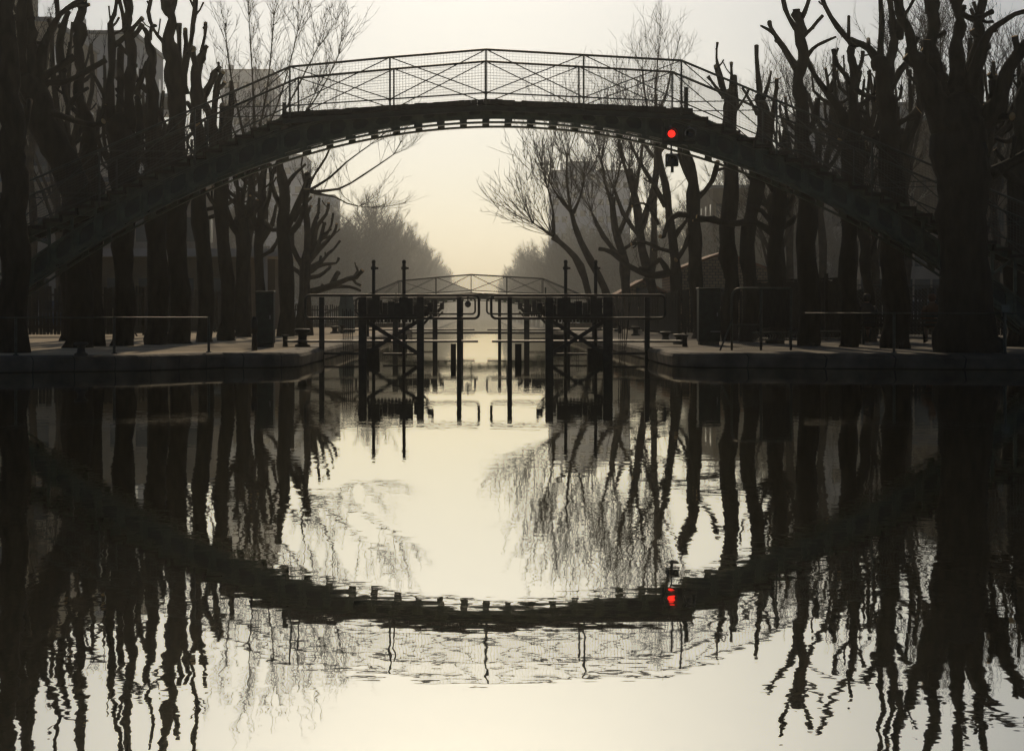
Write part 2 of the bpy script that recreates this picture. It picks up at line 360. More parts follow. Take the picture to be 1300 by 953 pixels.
pollard('pollard with a fork ending in a thin upright prong at upper left', 49.5,
  [(262, 436, 20), (258, 330, 20), (254, 240, 18), (255, 180, 18), (248, 140, 14), (250, 100, 15), (254, 74, 10), (264, 58, 5)],
  [[(256, 66, 5), (260, 45, 4), (260, 29, 4)], [(250, 92, 9), (246, 72, 8), (246, 62, 8)], [(238, 130, 5), (246, 144, 5), (252, 158, 6)]], 7)
pollard('small pollard with a crooked two pronged limb behind the left stair rail', 52,
  [(288, 434, 18), (286, 330, 17), (280, 240, 17), (275, 190, 15), (266, 150, 10), (260, 124, 9), (269, 100, 9), (280, 84, 5)],
  [[(272, 180, 9), (272, 130, 8), (276, 104, 8), (284, 92, 5)], [(288, 210, 14), (290, 160, 13), (293, 130, 7), (293, 103, 5)],
   [(280, 200, 9), (284, 150, 10), (282, 134, 7)], [(284, 260, 8), (262, 266, 5), (246, 262, 4)], [(284, 270, 8), (266, 276, 5), (250, 278, 4)], [(282, 270, 7), (268, 254, 4), (262, 242, 4)]], 8)
# left, mid distance
pollard('twisted pollard with interlaced limbs under the arch, right of the lodge roof', 66,
  [(330, 420, 12), (330, 330, 12), (332, 270, 12), (334, 230, 9), (336, 205, 6)],
  [[(330, 300, 8), (318, 262, 6), (322, 236, 5), (314, 215, 4)], [(331, 280, 7), (342, 250, 6), (345, 222, 5), (352, 205, 3)],
   [(330, 310, 7), (345, 285, 6), (350, 262, 4), (360, 245, 3)], [(330, 290, 6), (308, 285, 6), (300, 262, 4), (303, 240, 3)],
   [(331, 325, 6), (345, 318, 5), (354, 300, 4)], [(332, 240, 5), (326, 218, 4), (330, 200, 3)]], 9, mt='bark')
pollard('straight stemmed pollard rising under the left haunch of the arch', 62,
  [(362, 425, 18), (362, 330, 18), (361, 280, 14), (359, 240, 12), (356, 205, 8), (352, 185, 6)],
  [[(361, 300, 9), (374, 270, 8), (386, 245, 9), (389, 226, 8), (388, 219, 6)], [(358, 250, 7), (368, 230, 6), (378, 218, 4), (387, 209, 3)],
   [(360, 270, 8), (350, 248, 6), (344, 224, 5), (342, 208, 4)], [(372, 280, 6), (385, 262, 5), (396, 250, 3)],
   [(364, 300, 9), (378, 285, 7), (388, 262, 6), (389, 240, 6)], [(361, 290, 6), (346, 292, 5), (336, 280, 4)]], 10)
pollard('many fingered pollard leaning over the far left quay', 74,
  [(382, 420, 14), (384, 370, 14), (390, 335, 14), (396, 310, 12)],
  [[(392, 315, 6), (398, 285, 5), (404, 270, 4), (406, 252, 3)], [(395, 318, 8), (400, 300, 7), (404, 286, 5), (414, 272, 4), (417, 258, 3)],
   [(393, 326, 8), (402, 310, 6), (414, 298, 4), (420, 286, 3), (423, 271, 3)], [(392, 332, 8), (404, 318, 6), (416, 306, 4), (424, 296, 4), (427, 284, 3)],
   [(391, 342, 8), (408, 332, 5), (416, 322, 4), (424, 316, 3), (432, 306, 3)], [(390, 346, 8), (404, 338, 6), (416, 335, 4), (426, 334, 3), (430, 328, 3)],
   [(386, 356, 7), (394, 352, 6), (405, 350, 5), (418, 341, 4), (419, 338, 3)], [(386, 372, 9), (406, 368, 9), (424, 362, 7), (440, 354, 7), (452, 352, 6), (461, 343, 4)],
   [(420, 363, 7), (428, 348, 6), (430, 347, 5)], [(448, 354, 5), (454, 344, 3), (452, 338, 2)], [(424, 364, 6), (444, 364, 4), (457, 369, 3)],
   [(392, 312, 6), (388, 285, 5), (392, 265, 4), (396, 262, 3)], [(386, 340, 8), (370, 312, 6), (372, 290, 4)], [(393, 330, 6), (404, 312, 5), (412, 285, 4), (413, 285, 3)],
   [(384, 350, 7), (372, 340, 5), (360, 342, 4)]], 11)
# --- right side
pollard('pollard with four stubby prongs rising through the right end of the deck railing', 52,
  [(927, 432, 20), (927, 370, 20), (925, 310, 20), (926, 230, 20), (927, 160, 18), (925, 122, 17)],
  [[(921, 125, 9), (914, 98, 7), (910, 74, 3), (911, 54, 3)], [(927, 122, 7), (929, 96, 4), (929, 80, 4)], [(930, 145, 10), (933, 115, 9), (933, 97, 6)],
   [(918, 122, 6), (908, 110, 4), (899, 97, 4)], [(915, 110, 6), (909, 84, 4)]], 21)
pollard('pollard with one long straight prong and two short ones right of the deck', 50,
  [(952, 434, 21), (952, 370, 20), (951, 290, 18), (962, 220, 18), (968, 160, 15), (966, 125, 14)],
  [[(965, 126, 8), (962, 92, 6), (961, 58, 5)], [(969, 126, 6), (976, 106, 4), (978, 91, 3)], [(976, 180, 9), (983, 130, 6), (986, 100, 4)],
   [(962, 145, 6), (952, 128, 4), (942, 112, 3)], [(950, 115, 3), (946, 124, 3), (936, 138, 3)]], 22)
pollard('slender dark pollard trunk between two thicker trunks under the right stairs', 47,
  [(986, 434, 19), (986, 370, 18), (985, 300, 18), (992, 240, 18), (998, 200, 14), (1000, 170, 6)],
  [[(986, 300, 11), (960, 282, 8), (930, 284, 8), (905, 280, 7), (885, 275, 5)], [(990, 290, 9), (1004, 282, 7), (1006, 276, 7)], [(984, 290, 8), (968, 268, 6), (950, 262, 5)]], 23)
pollard('tall candelabra pollard with raised arms against the sky on the right', 44,
  [(1027, 440, 26), (1026, 330, 25), (1024, 220, 22), (1018, 150, 17), (1015, 100, 15), (1019, 62, 14), (1014, 32, 13), (1012, 12, 9)],
  [[(1010, 36, 8), (1001, 22, 6), (995, 0, 6), (991, -30, 5)], [(1018, 22, 7), (1026, 6, 6), (1031, -14, 5)], [(1020, 46, 6), (1031, 36, 5), (1045, 20, 4)],
   [(1012, 88, 11), (1000, 70, 9), (988, 52, 7), (980, 36, 5), (977, 28, 5)], [(984, 45, 5), (976, 38, 4), (966, 33, 3)],
   [(1020, 78, 7), (1032, 62, 5), (1046, 54, 4), (1061, 47, 3)], [(1022, 72, 7), (1034, 96, 7), (1048, 114, 8), (1062, 132, 11), (1074, 160, 14)], [(1053, 118, 6), (1057, 104, 5)],
   [(1024, 170, 9), (1036, 150, 8), (1037, 126, 7)]], 24)
pollard('crooked pollard with a hooked limb left of the huge dark pollard', 42.5,
  [(1078, 440, 22), (1078, 330, 20), (1080, 220, 24), (1083, 160, 14), (1084, 110, 10), (1082, 76, 10), (1080, 54, 9)],
  [[(1082, 108, 8), (1072, 94, 6), (1062, 82, 6), (1059, 63, 6)], [(1084, 112, 7), (1098, 121, 6), (1116, 128, 6)], [(1082, 60, 9), (1078, 52, 8), (1064, 34, 7), (1048, 8, 6), (1036, -20, 5)],
   [(1077, 50, 5), (1078, 21, 4)], [(1088, 92, 5), (1094, 78, 4), (1096, 66, 4)], [(1078, 280, 7), (1060, 262, 5), (1050, 256, 5)]], 25)
pollard('dark pollard with a pale sawn face and a bundle of upright limbs', 41.0,
  [(1137, 443, 33), (1136, 330, 32), (1133, 230, 32), (1128, 160, 24), (1124, 110, 22), (1120, 82, 20)],
  [[(1118, 84, 14), (1102, 62, 10), (1088, 54, 8), (1080, 50, 7)], [(1103, 58, 5), (1102, 50, 5)], [(1118, 80, 10), (1119, 44, 8), (1117, 0, 6), (1117, -50, 5)],
   [(1126, 84, 13), (1136, 50, 11), (1132, 20, 8), (1128, -4, 7), (1126, -50, 6)], [(1142, 50, 11), (1142, 20, 10), (1142, 0, 9), (1140, -60, 7)], [(1148, 20, 5), (1155, 10, 4), (1162, -6, 4)],
   [(1132, 160, 12), (1150, 152, 7), (1168, 140, 10)], [(1128, 120, 10), (1142, 90, 8), (1156, 76, 8)]], 26)
pollard('huge black pollard spreading five thick limbs at the right edge', 36.8,
  [(1225, 446, 74), (1224, 330, 60), (1221, 240, 66), (1218, 190, 72), (1214, 150, 66)],
  [[(1205, 165, 46), (1178, 108, 30), (1164, 74, 16), (1154, 44, 12), (1142, 14, 10), (1137, -40, 9)], [(1206, 160, 36), (1188, 100, 24), (1182, 66, 16), (1185, 40, 14), (1181, 0, 15), (1179, -80, 11)],
   [(1216, 160, 34), (1214, 100, 24), (1216, 60, 17), (1217, 25, 12), (1215, -10, 13), (1213, -80, 10)], [(1226, 160, 34), (1236, 100, 24), (1242, 60, 18), (1243, 28, 12), (1247, -5, 11), (1250, -60, 9)],
   [(1222, 18, 8), (1236, 25, 8), (1250, 20, 7), (1260, 15, 6)], [(1228, 120, 22), (1244, 72, 15), (1258, 40, 10), (1272, 28, 7), (1288, 18, 7), (1306, 14, 6)],
   [(1222, 180, 44), (1254, 150, 28), (1272, 116, 21), (1284, 84, 17), (1296, 62, 14), (1316, 44, 12)], [(1252, 160, 14), (1262, 110, 8), (1256, 94, 5)],
   [(1228, 240, 26), (1262, 220, 15), (1296, 200, 14), (1330, 182, 12)], [(1236, 175, 14), (1270, 150, 8), (1284, 148, 8)], [(1270, 212, 12), (1290, 230, 10), (1310, 240, 10)]], 27)
pollard('leaning thin trunk behind the bench on the right quay', 50,
  [(1107, 434, 13), (1104, 390, 13), (1100, 330, 14), (1092, 285, 13), (1090, 230, 12), (1094, 180, 8)],
  [[(1092, 270, 8), (1104, 240, 6), (1112, 215, 5)], [(1100, 340, 5), (1108, 316, 4), (1114, 300, 3)]], 28)
pollard('dark trunk with an elbowed bough behind the right quay cabinet', 57,
  [(890, 430, 18), (886, 370, 18), (881, 310, 17), (882, 260, 17), (874, 210, 13), (868, 180, 10)],
  [[(880, 276, 9), (862, 272, 7), (848, 284, 6), (842, 300, 5), (838, 300, 5)], [(884, 280, 8), (906, 278, 7), (930, 290, 7)], [(888, 250, 7), (904, 230, 6), (912, 205, 5)], [(878, 290, 7), (866, 320, 5), (858, 330, 5)],
   [(878, 230, 9), (866, 205, 7), (862, 185, 5)]], 29)
pollard('grey pollard with arms curling outward just right of the canal mouth', 70,
  [(858, 415, 13), (856, 350, 13), (855, 300, 11), (846, 250, 10), (838, 205, 8), (836, 178, 6)],
  [[(850, 350, 8), (838, 330, 7), (824, 342, 5), (812, 340, 4)], [(850, 345, 9), (828, 350, 8), (800, 338, 7), (776, 320, 6), (760, 316, 5)], [(856, 320, 6), (838, 316, 5), (820, 308, 4), (802, 310, 4)],
   [(846, 262, 7), (828, 232, 6), (812, 205, 4), (800, 180, 3)], [(856, 300, 7), (868, 284, 5), (878, 270, 4)], [(836, 285, 5), (824, 262, 4), (812, 258, 3), (802, 262, 3)], [(858, 330, 6), (872, 310, 5), (874, 292, 4)]], 30, twig=3, twigL=1.6)
pollard('half hidden trunk at the right edge behind the huge pollard', 43,
  [(1290, 444, 26), (1288, 330, 25), (1292, 240, 24), (1297, 150, 18), (1302, 100, 14)], [[(1296, 170, 10), (1280, 180, 7), (1266, 176, 6)], [(1294, 210, 10), (1276, 205, 7), (1262, 190, 5)]], 31)

def wild_pollard(label, px, Y, ytop, seed, spread=60, n=7):
    rng = random.Random(seed); b = HY+(EYE-ZQ)*F/Y; w0 = 26*44/Y; fork = ytop+(b-ytop)*rng.uniform(.36, .5); limbs = []
    for k in range(n):
        dx = spread*(-1+2*(k+.5)/n)+rng.uniform(-8, 8); h = ytop+rng.uniform(0, 50)+abs(dx)*.5; y0 = fork+rng.uniform(-14, 34); ww = w0*rng.uniform(.34, .5)
        p1 = (px+dx*.55, y0-(y0-h)*.22, ww*.8); p2 = (px+dx*.95, y0-(y0-h)*.55, ww*.62); p3 = (px+dx*1.0+rng.uniform(-9, 9), h, ww*.42)
        limbs.append([(px, y0, ww*1.15), p1, p2, p3])
        for base in (p1, p2):
            if rng.random() < .75: sx = rng.choice((-1, 1)); l = rng.uniform(22, 55); limbs.append([base, (base[0]+sx*l*.45, base[1]-l*.35, ww*.45), (base[0]+sx*l*.55+rng.uniform(-4, 4), base[1]-l, ww*.34)])
    pollard(label, Y, [(px, b-2, w0), (px+rng.uniform(-3, 3), (b+fork)/2, w0*.92), (px, fork, w0)], limbs, seed, twig=2, twigL=.8, tw_r=.012)
for px, Y, yt, sp, lab in ((88, 52, 20, 58, 'tangled pollard behind the left leaning one at far left'), (158, 56, 70, 52, 'pollard whose crooked limbs cross in front of the grey apartment block'), (199, 60, 110, 40, 'short pollard right behind the one with the pronged top'), (229, 58, 120, 38, 'low pollard right behind the stout straight one'), (306, 60, 175, 32, 'low branching pollard just outside the left haunch of the arch'),
    (1078, 54, 60, 50, 'tangled pollard right behind the crooked one on the right'), (1137, 50, 30, 56, 'pollard with crossing limbs right behind the pale sawn face trunk'), (1240, 47, 25, 56, 'pollard tangled into the right hand limbs of the huge one'), (1027, 58, 120, 44, 'low pollard right behind the candelabra trunk'), (986, 60, 150, 34, 'low pollard right behind the slender dark trunk')):
    wild_pollard(lab, px, Y, yt, int(px), sp)
# --- leaning willow-like trees by the far right quay, with sprays of fine shoots
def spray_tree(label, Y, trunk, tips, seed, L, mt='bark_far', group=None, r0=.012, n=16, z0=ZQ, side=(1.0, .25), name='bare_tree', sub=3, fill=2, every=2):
    rng = random.Random(seed); base = P(trunk[0][0], trunk[0][1], Y); base.z = z0-.02
    t = thing(name, label, 'tree', base, group); yb = HY+(EYE-z0+.05)*F/Y
    mb = MB(); W, R = limb_tube(mb, [(trunk[0][0], yb, trunk[0][2]*1.25)]+trunk, Y, rng, n=8, knob=False); mb.build('trunk', [mt, 'cut_wood'], t, True, base)
    tw = MB()
    for lb in tips:
        mb = MB(); W2, R2 = limb_tube(mb, lb, Y, rng, 0, rng.uniform(-1, 1), n=6, knob=False, step=14); mb.build('limb', [mt, 'cut_wood'], t, True, base)
        d = (W2[-1]-W2[-2]).normalized()
        shoots(tw, W2[-1], (d+Vector((0, 0, .35))).normalized(), n, L, rng, r0, .42, .5, sub)
        for k in range(1, len(W2)-1, every):
            if rng.random() < .85: shoots(tw, W2[k], Vector((rng.uniform(-1, 1)*.5, rng.uniform(-.5, .5), 1)).normalized(), fill, L*.8, rng, r0*.8, .4, .5, sub)
    d = (W[-1]-W[-2]).normalized(); shoots(tw, W[-1], (d+Vector((0, 0, .3))).normalized(), n, L, rng, r0, .5, .5, sub)
    tw.build('twigs', mt, t, False, base)['kind'] = 'stuff'
    return t
spray_tree('leaning bare tree with a fan of thin shoots, nearest the canal gap on the right', 82, [(758, 412, 10), (748, 372, 9), (736, 338, 8), (720, 316, 7), (703, 300, 7)], [[(703, 300, 4), (690, 292, 3), (678, 284, 2)], [(703, 300, 4), (702, 270, 3), (696, 240, 2)]], 41, 3.6, r0=.022, n=14)
spray_tree('second leaning bare tree, its shoots crossing the pale tower block', 80, [(782, 412, 11), (768, 366, 9), (748, 330, 9), (734, 296, 7), (724, 266, 6)], [[(724, 266, 4), (720, 230, 3), (720, 200, 2)], [(724, 268, 4), (708, 248, 3), (700, 236, 2)], [(728, 270, 4), (738, 246, 3), (742, 226, 2)]], 42, 3.6, r0=.022, n=11)
spray_tree('bushy bare tree with crossing boughs in front of the tower block', 86, [(806, 412, 13), (796, 370, 12), (790, 330, 11), (782, 290, 9), (776, 250, 7)], [[(790, 330, 7), (766, 300, 5), (752, 270, 3)], [(784, 300, 6), (800, 262, 5), (806, 226, 3)], [(780, 270, 5), (768, 232, 4), (764, 204, 3)], [(786, 320, 5), (812, 300, 4), (824, 268, 3)]], 43, 3.4, r0=.02, n=16)
spray_tree('dense bare tree rising behind the red signal light', 76, [(832, 414, 13), (826, 350, 12), (812, 300, 11), (806, 250, 9), (800, 214, 8)], [[(812, 290, 7), (826, 250, 6), (836, 206, 4)], [(802, 240, 5), (790, 200, 4), (786, 176, 3)], [(806, 250, 6), (814, 200, 4), (818, 170, 3)], [(812, 300, 6), (790, 270, 5), (780, 240, 4)]], 44, 3.2, r0=.018, n=16)
spray_tree('tall fine bare tree showing above the right end of the bridge deck', 92, [(826, 412, 9), (828, 330, 9), (832, 240, 8), (833, 180, 6), (832, 120, 4)], [[(832, 170, 4), (820, 130, 3), (816, 90, 2)], [(832, 150, 4), (846, 120, 3), (852, 90, 2)], [(832, 120, 3), (834, 90, 2), (836, 70, 2)], [(830, 200, 5), (810, 170, 3), (800, 140, 2)], [(832, 200, 5), (856, 170, 3), (866, 140, 2)]], 45, 2.6, r0=.012, n=12)
spray_tree('large fan shaped bare tree behind the left end of the deck railing', 68, [(312, 420, 12), (314, 330, 12), (318, 270, 11), (322, 220, 8), (324, 190, 6)], [[(320, 215, 5), (304, 150, 3), (294, 100, 2), (288, 56, 1.4)], [(322, 200, 4), (336, 130, 2.6), (344, 70, 1.8), (348, 20, 1.2)], [(323, 190, 4), (322, 120, 2.4), (318, 60, 1.6), (316, 20, 1.2)], [(321, 205, 4), (362, 140, 2.6), (388, 90, 1.8), (404, 60, 1.2)], [(322, 200, 4), (350, 140, 2.4), (368, 80, 1.6), (378, 40, 1.2)], [(320, 220, 4), (376, 160, 2.4), (410, 110, 1.6), (430, 70, 1.2)], [(320, 215, 4), (296, 165, 2.4), (280, 120, 1.6)], [(320, 240, 4), (352, 190, 2.6), (384, 150, 1.8), (400, 118, 1.2)]], 46, 2.2, r0=.015, n=7, fill=3, every=1)
spray_tree('bare tree throwing long thin boughs out beneath the left of the arch', 64, [(392, 424, 9), (390, 350, 8), (389, 290, 8), (388, 244, 7)], [[(390, 242, 4), (400, 220, 3), (414, 200, 3), (424, 176, 2)], [(392, 242, 4), (418, 226, 3), (440, 206, 2), (470, 184, 1.6)], [(394, 243, 4), (430, 240, 3), (462, 222, 2), (500, 196, 1.6)], [(392, 244, 3), (424, 250, 2), (440, 258, 1.6), (456, 262, 1.4)], [(390, 240, 3), (382, 210, 2.4), (388, 186, 2)]], 47, 1.9, r0=.012, n=8)
for i, (px, Y, h, lab) in enumerate(((1150, 70, 30, 'fine bare tree filling the gaps between the upright limbs at upper right'), (1195, 76, 10, 'fine bare tree behind the centre of the huge pollard'), (1262, 66, 40, 'fine bare tree beyond the right hand limb of the huge pollard'), (1300, 74, 60, 'fine bare tree cut by the right edge of the photo'), (1042, 80, 90, 'small fine bare tree between the candelabra pollard and the crooked one'), (1002, 88, 95, 'faint fine bare tree left of the candelabra pollard'), (40, 74, 10, 'fine bare tree in front of the pale facade at upper left'), (75, 80, 150, 'low bare tree behind the forked pollard at far left'), (1110, 62, 210, 'low tangled bare tree behind the right stairs'), (1240, 58, 230, 'low tangled bare tree at far right behind the trunks'), (985, 84, 250, 'scrubby bare tree beneath the right half of the arch'))):
    rng = random.Random(60+i); b = HY+(EYE-ZQ)*F/Y
    mid = h+(b-h)*.45
    tips = []
    for k in range(7):
        dx = rng.uniform(-46, 46)*(1 if h < 200 else .8); y0 = mid+rng.uniform(-10, 50)
        tips.append([(px, y0, 5), (px+dx*.5, y0-(y0-h)*.4, 3.4), (px+dx*.9, h+(y0-h)*.3*rng.uniform(.6, 1.3), 2)])
    spray_tree(lab, Y, [(px, b, 11), (px+2, (b+mid)/2, 10), (px-2, mid, 8)], tips, 70+i, 2.4, r0=.015, n=7)

# --- avenue trees receding with the canal, fading into haze
def avenue_tree(H, spreadr, seed, col_=False):
    rng = random.Random(seed); mb = MB()
    mb.tube([(0, 0, 0), (rng.uniform(-.2, .2), 0, H*.3), (rng.uniform(-.4, .4), 0, H*.6), (0, 0, H*.9)], [H*.016, H*.013, H*.008, H*.002], 6, False)
    nb = 30
    for i in range(nb):
        z = H*(.16+.72*i/nb); a = rng.uniform(0, 2*PI); l = spreadr*(1.0-.55*abs(i/nb-.35))*rng.uniform(.7, 1.15)
        v = Vector((math.cos(a), math.sin(a), rng.uniform(.5, 1.1))).normalized(); q = Vector((0, 0, z)); pts = [q.copy()]
        for k in range(4):
            v = (v+Vector((rng.gauss(0, .12), rng.gauss(0, .12), .18))).normalized(); q = q+v*l/3.2; pts.append(q.copy())
            for _ in range(5):
                tv = (v+Vector((rng.gauss(0, .6), rng.gauss(0, .6), rng.gauss(.25, .4)))).normalized(); tl = l*rng.uniform(.25, .5)
                e = q+tv*tl; mb.tube([q, q+tv*tl*.5, e+Vector((0, 0, tl*.12))], [.032, .024, .012], 3, False)
                for _2 in range(2):
                    w = (tv+Vector((rng.gauss(0, .6), rng.gauss(0, .6), rng.gauss(.3, .4)))).normalized()
                    mb.tube([q+tv*tl*.6, q+tv*tl*.6+w*tl*.7], [.022, .010], 3, False)
        mb.tube(pts, [.08, .06, .045, .03, .015], 4, False)
    return mb
protoA = [avenue_tree(H, s, 100+i).build('avenue_tree', 'hazed_bark', None) for i, (H, s) in enumerate(((27, 6.5), (25, 6.0), (20, 5.5), (17, 5)))]
used = set(); rng = random.Random(9)
def place_avenue(x, y, k, s, side):
    if k not in used: o = protoA[k]; used.add(k)
    else: o = protoA[k].copy(); col.objects.link(o)
    o.location = (x, y, -3.27); o.rotation_euler = (0, 0, rng.uniform(0, 6.28)); o.scale = (s, s, s*rng.uniform(.92, 1.08))
    tag(o, 'hazy bare tree in the long row down the %s bank of the canal' % side, 'tree', 'bare trees lining the %s bank beyond the second bridge' % side)
y = 215
while y < 1250:
    d = max(9, y*.028)
    place_avenue(-22-rng.uniform(-1, 1.5), y, 3 if y < 290 else (2 if y < 340 else rng.choice((0, 1))), rng.uniform(1.0, 1.1) if y < 470 else rng.uniform(1.08, 1.25), 'left')
    if y > 330 and rng.random() < .5: place_avenue(-32+rng.uniform(-2, 2), y+d*.5, rng.choice((1, 2)) if y < 470 else rng.choice((0, 1, 2)), 1.05, 'left')
    y += d*1.15
y = 125
while y < 1250:
    d = max(10, y*.03)
    place_avenue(19+rng.uniform(-1, 1.5)+(6 if y < 200 else 0), y, 3 if y < 300 else (2 if y < 560 else rng.choice((0, 1))), rng.uniform(.8, .95) if y < 300 else rng.uniform(.95, 1.1), 'right')
    place_avenue(30+rng.uniform(-2, 3), y+d*.5, rng.choice((2, 3)), rng.uniform(.9, 1.1), 'right')
    y += d
y = 112
while y < 215:
    place_avenue(-24+rng.uniform(-3, 2), y, 3, rng.uniform(.75, .9), 'left'); y += 15
for o in protoA:
    if o.name not in [x.name for x in col.objects] : pass
for i, o in enumerate(protoA):
    if i not in used: bpy.data.objects.remove(o)

# ------------------------------------------------------------------ footbridge (dark green iron arch)
YB = 38.0
def deck_px(x):
    pts = [(358, 142.5), (617, 125.5), (880, 137.5)]
    if x <= 358: return 142.5+(358-x)*.436
    if x >= 880: return 137.5+(x-880)*.43
    for (a, b), (c, d) in zip(pts, pts[1:]):
        if a <= x <= c: return b+(d-b)*(x-a)/(c-a)
def arch_px(x): return 154.3+(x-633)**2/1721
def W_(x, y): p = P(x, y, YB); return (p.x, p.z)
def strip(mb, xs, f0, f1, y0, y1):
    for a, b in zip(xs, xs[1:]):
        q = [W_(a, f1(a)), W_(b, f1(b)), W_(b, f0(b)), W_(a, f0(a))]
        mb.prism(q, y0, y1)
def make_bridge():
    t = thing('footbridge', 'dark green iron arched footbridge spanning the whole frame in front', 'footbridge', (PX(617, YB), YB+.9, ZQ))
    B = t.location.copy()
    STEP = 29.2
    nodes = [617+STEP*i for i in range(-22, 24)]
    nodes = [x for x in nodes if -56 < x < 1322]
    xs = []; x = -58.0
    while x < 1324: xs.append(x); x += 9.75
    rib_top = lambda x: max(deck_px(x)+7, arch_px(x)-36)
    for gy in (.32, 1.24):
        y0 = YB+gy; mb = MB()
        gap = (lambda x: 5.6-1.0*min(1, abs(x-617)/500)) if gy < 1 else (lambda x: 11.5-4.0*min(1, abs(x-617)/500))
        strip(mb, xs, lambda x: arch_px(x)-2.4, lambda x: arch_px(x), y0-.02, y0+.12)                       # lower flange
        strip(mb, xs, lambda x: arch_px(x)-gap(x)-5.5, lambda x: arch_px(x)-gap(x), y0, y0+.08)
        strip(mb, xs, lambda x: rib_top(x), lambda x: max(rib_top(x)+5, deck_px(x)+11), y0, y0+.09)
        strip(mb, xs, lambda x: rib_top(x)+1.5, lambda x: max(rib_top(x)+2.6, deck_px(x)+8), y0-.05, y0)
        mbg = mb; mb = MB(); strip(mb, xs, lambda x: rib_top(x)+3, lambda x: max(rib_top(x)+4, arch_px(x)-gap(x)-4.5), y0+.075, y0+.088)
        mb.build('web_plate', 'iron_green', t, False, B); mb0 = mbg; mb = MB()
        sx = [x for x in xs if 150 < x < 350 or 890 < x < 1100]
        for a, b in zip(sx, sx[1:]):
            if b-a > 12: mb.build('spandrel_plate', 'iron_frame', t, False, B); mb = MB()
            if b-a < 12: strip(mb, [a, b], lambda x: deck_px(x)+14, lambda x: rib_top(x)+3, y0+.05, y0+.062)
        mb.build('spandrel_plate', 'iron_frame', t, False, B); mb = mb0
        for nx in nodes:
            a = W_(nx-4.6, arch_px(nx-4.6)-2.5); b = W_(nx+4.6, arch_px(nx+4.6)-2.5); c = W_(nx+4.6, rib_top(nx+4.6)+4); d = W_(nx-4.6, rib_top(nx-4.6)+4)
            mb.prism([a, b, c, d], y0+.01, y0+.07)
            mb.bar(P(nx, arch_px(nx)-2.5, y0+.0), P(nx, rib_top(nx)+2, y0+.0), .05, .05, up=(0, 1, 0))
        # inner panel frames: chamfered plates leave an octagonal hole in each bay
        for a, b in zip(nodes, nodes[1:]):
            for (u, v) in ((a, 1), (b, -1)):
                for top in (0, 1):
                    yy = (rib_top(u)+4) if top else (arch_px(u)-gap(u)-5)
                    ds = 6 if top else -6
                    mb.prism([W_(u+v*4, yy), W_(u+v*10, yy+v*((rib_top(u+10)-rib_top(u)) if top else (arch_px(u+10)-arch_px(u)))), W_(u+v*4, yy+ds)], y0+.02, y0+.06)
        # stair stringer and spandrel struts on both haunches
        mb.build('girder', 'iron_frame', t, False, B)
        for side in (-1, 1):
            mb = MB()
            xx = [v for v in ([358-12*i for i in range(0, 55)] if side < 0 else [880+12*i for i in range(0, 57)])]
            xx = [v for v in xx if deck_px(v) < 437]
            if side < 0: xx = xx[::-1]
            strip(mb, xx, lambda x: deck_px(x)+3, lambda x: deck_px(x)+16, y0+.0, y0+.08)
            for nx in nodes:
                g0 = deck_px(nx)+14; g1 = rib_top(nx)+2
                if ((side < 0 and xx[0] < nx < 358) or (side > 0 and 880 < nx < xx[-1])) and g1-g0 > 6:
                    mb.bar(P(nx, g0, y0+.04), P(nx, g1, y0+.04), .07, .07, up=(0, 1, 0))
                    if g1-g0 > 12: n2 = nx-side*STEP; mb.bar(P(nx, g0, y0+.04), P(n2, rib_top(n2)+2, y0+.04), .05, .05, up=(0, 1, 0))
            mb.build('stair_stringer', 'iron_frame', t, False, B)
    mb = MB()
    for nx in nodes:
        mb.bar(P(nx, arch_px(nx)-7, YB+.33), P(nx, arch_px(nx)-7, YB+.33)+Vector((0, .98, 0)), .08, .10)
        if 358 < nx < 880: mb.bar(P(nx, deck_px(nx)+9, YB+.1), P(nx, deck_px(nx)+9, YB+.1)+Vector((0, 1.6, 0)), .07, .12)
    mb.build('cross_beams', 'iron_green', t, False, B)
    # deck: planks, slightly uneven
    rng = random.Random(3); mb = MB(); x = 358.0
    while x < 880:
        w = 8.0; z0 = deck_px(x); z1 = deck_px(min(x+w, 880)); e = rng.uniform(-.35, .35)+(rng.choice((0, 1.2)) if rng.random() < .12 else 0)
        mb.prism([W_(x+.08, z0+7+e), W_(min(x+w, 880)-.07, z1+7+e), W_(min(x+w, 880)-.07, z1+e), W_(x+.08, z0+e)], YB+rng.uniform(-.02, .02), YB+1.8+rng.uniform(-.02, .02)); x += w
    mb.build('deck', 'oak', t, False, B)
    mb = MB(); strip(mb, [358+9*i for i in range(59)], lambda x: deck_px(x)+7.2, lambda x: deck_px(x)+14, YB+.10, YB+.16); mb.build('edge_beam', 'iron_green', t, False, B)
    mb = MB(); strip(mb, [358+9*i for i in range(59)], lambda x: deck_px(x)+7.2, lambda x: deck_px(x)+14, YB+1.62, YB+1.68); mb.build('edge_beam', 'iron_green', t, False, B)
    # stair treads
    for side in (-1, 1):
        x = 358.0 if side < 0 else 880.0; run = 20.4
        while deck_px(x+side*run) < 441:
            zt = deck_px(x+side*run*.55)+5
            a, b = sorted((x-side*3, x+side*run)); mb = MB()
            p0 = P(a, zt, YB); p1 = P(b, zt+4, YB); mb.box(p0.x, p1.x, YB+.12, YB+1.68, p1.z, p0.z)
            xr = x-side*1.0 if side < 0 else x+1
            q0 = P(min(x, x-side*2.5), zt-7, YB); q1 = P(max(x, x-side*2.5), zt+3, YB); mb.box(q0.x+.003, q1.x-.003, YB+.15, YB+1.65, q1.z, q0.z)
            mb.build('stair_tread', 'oak', t, False, B); x += side*run
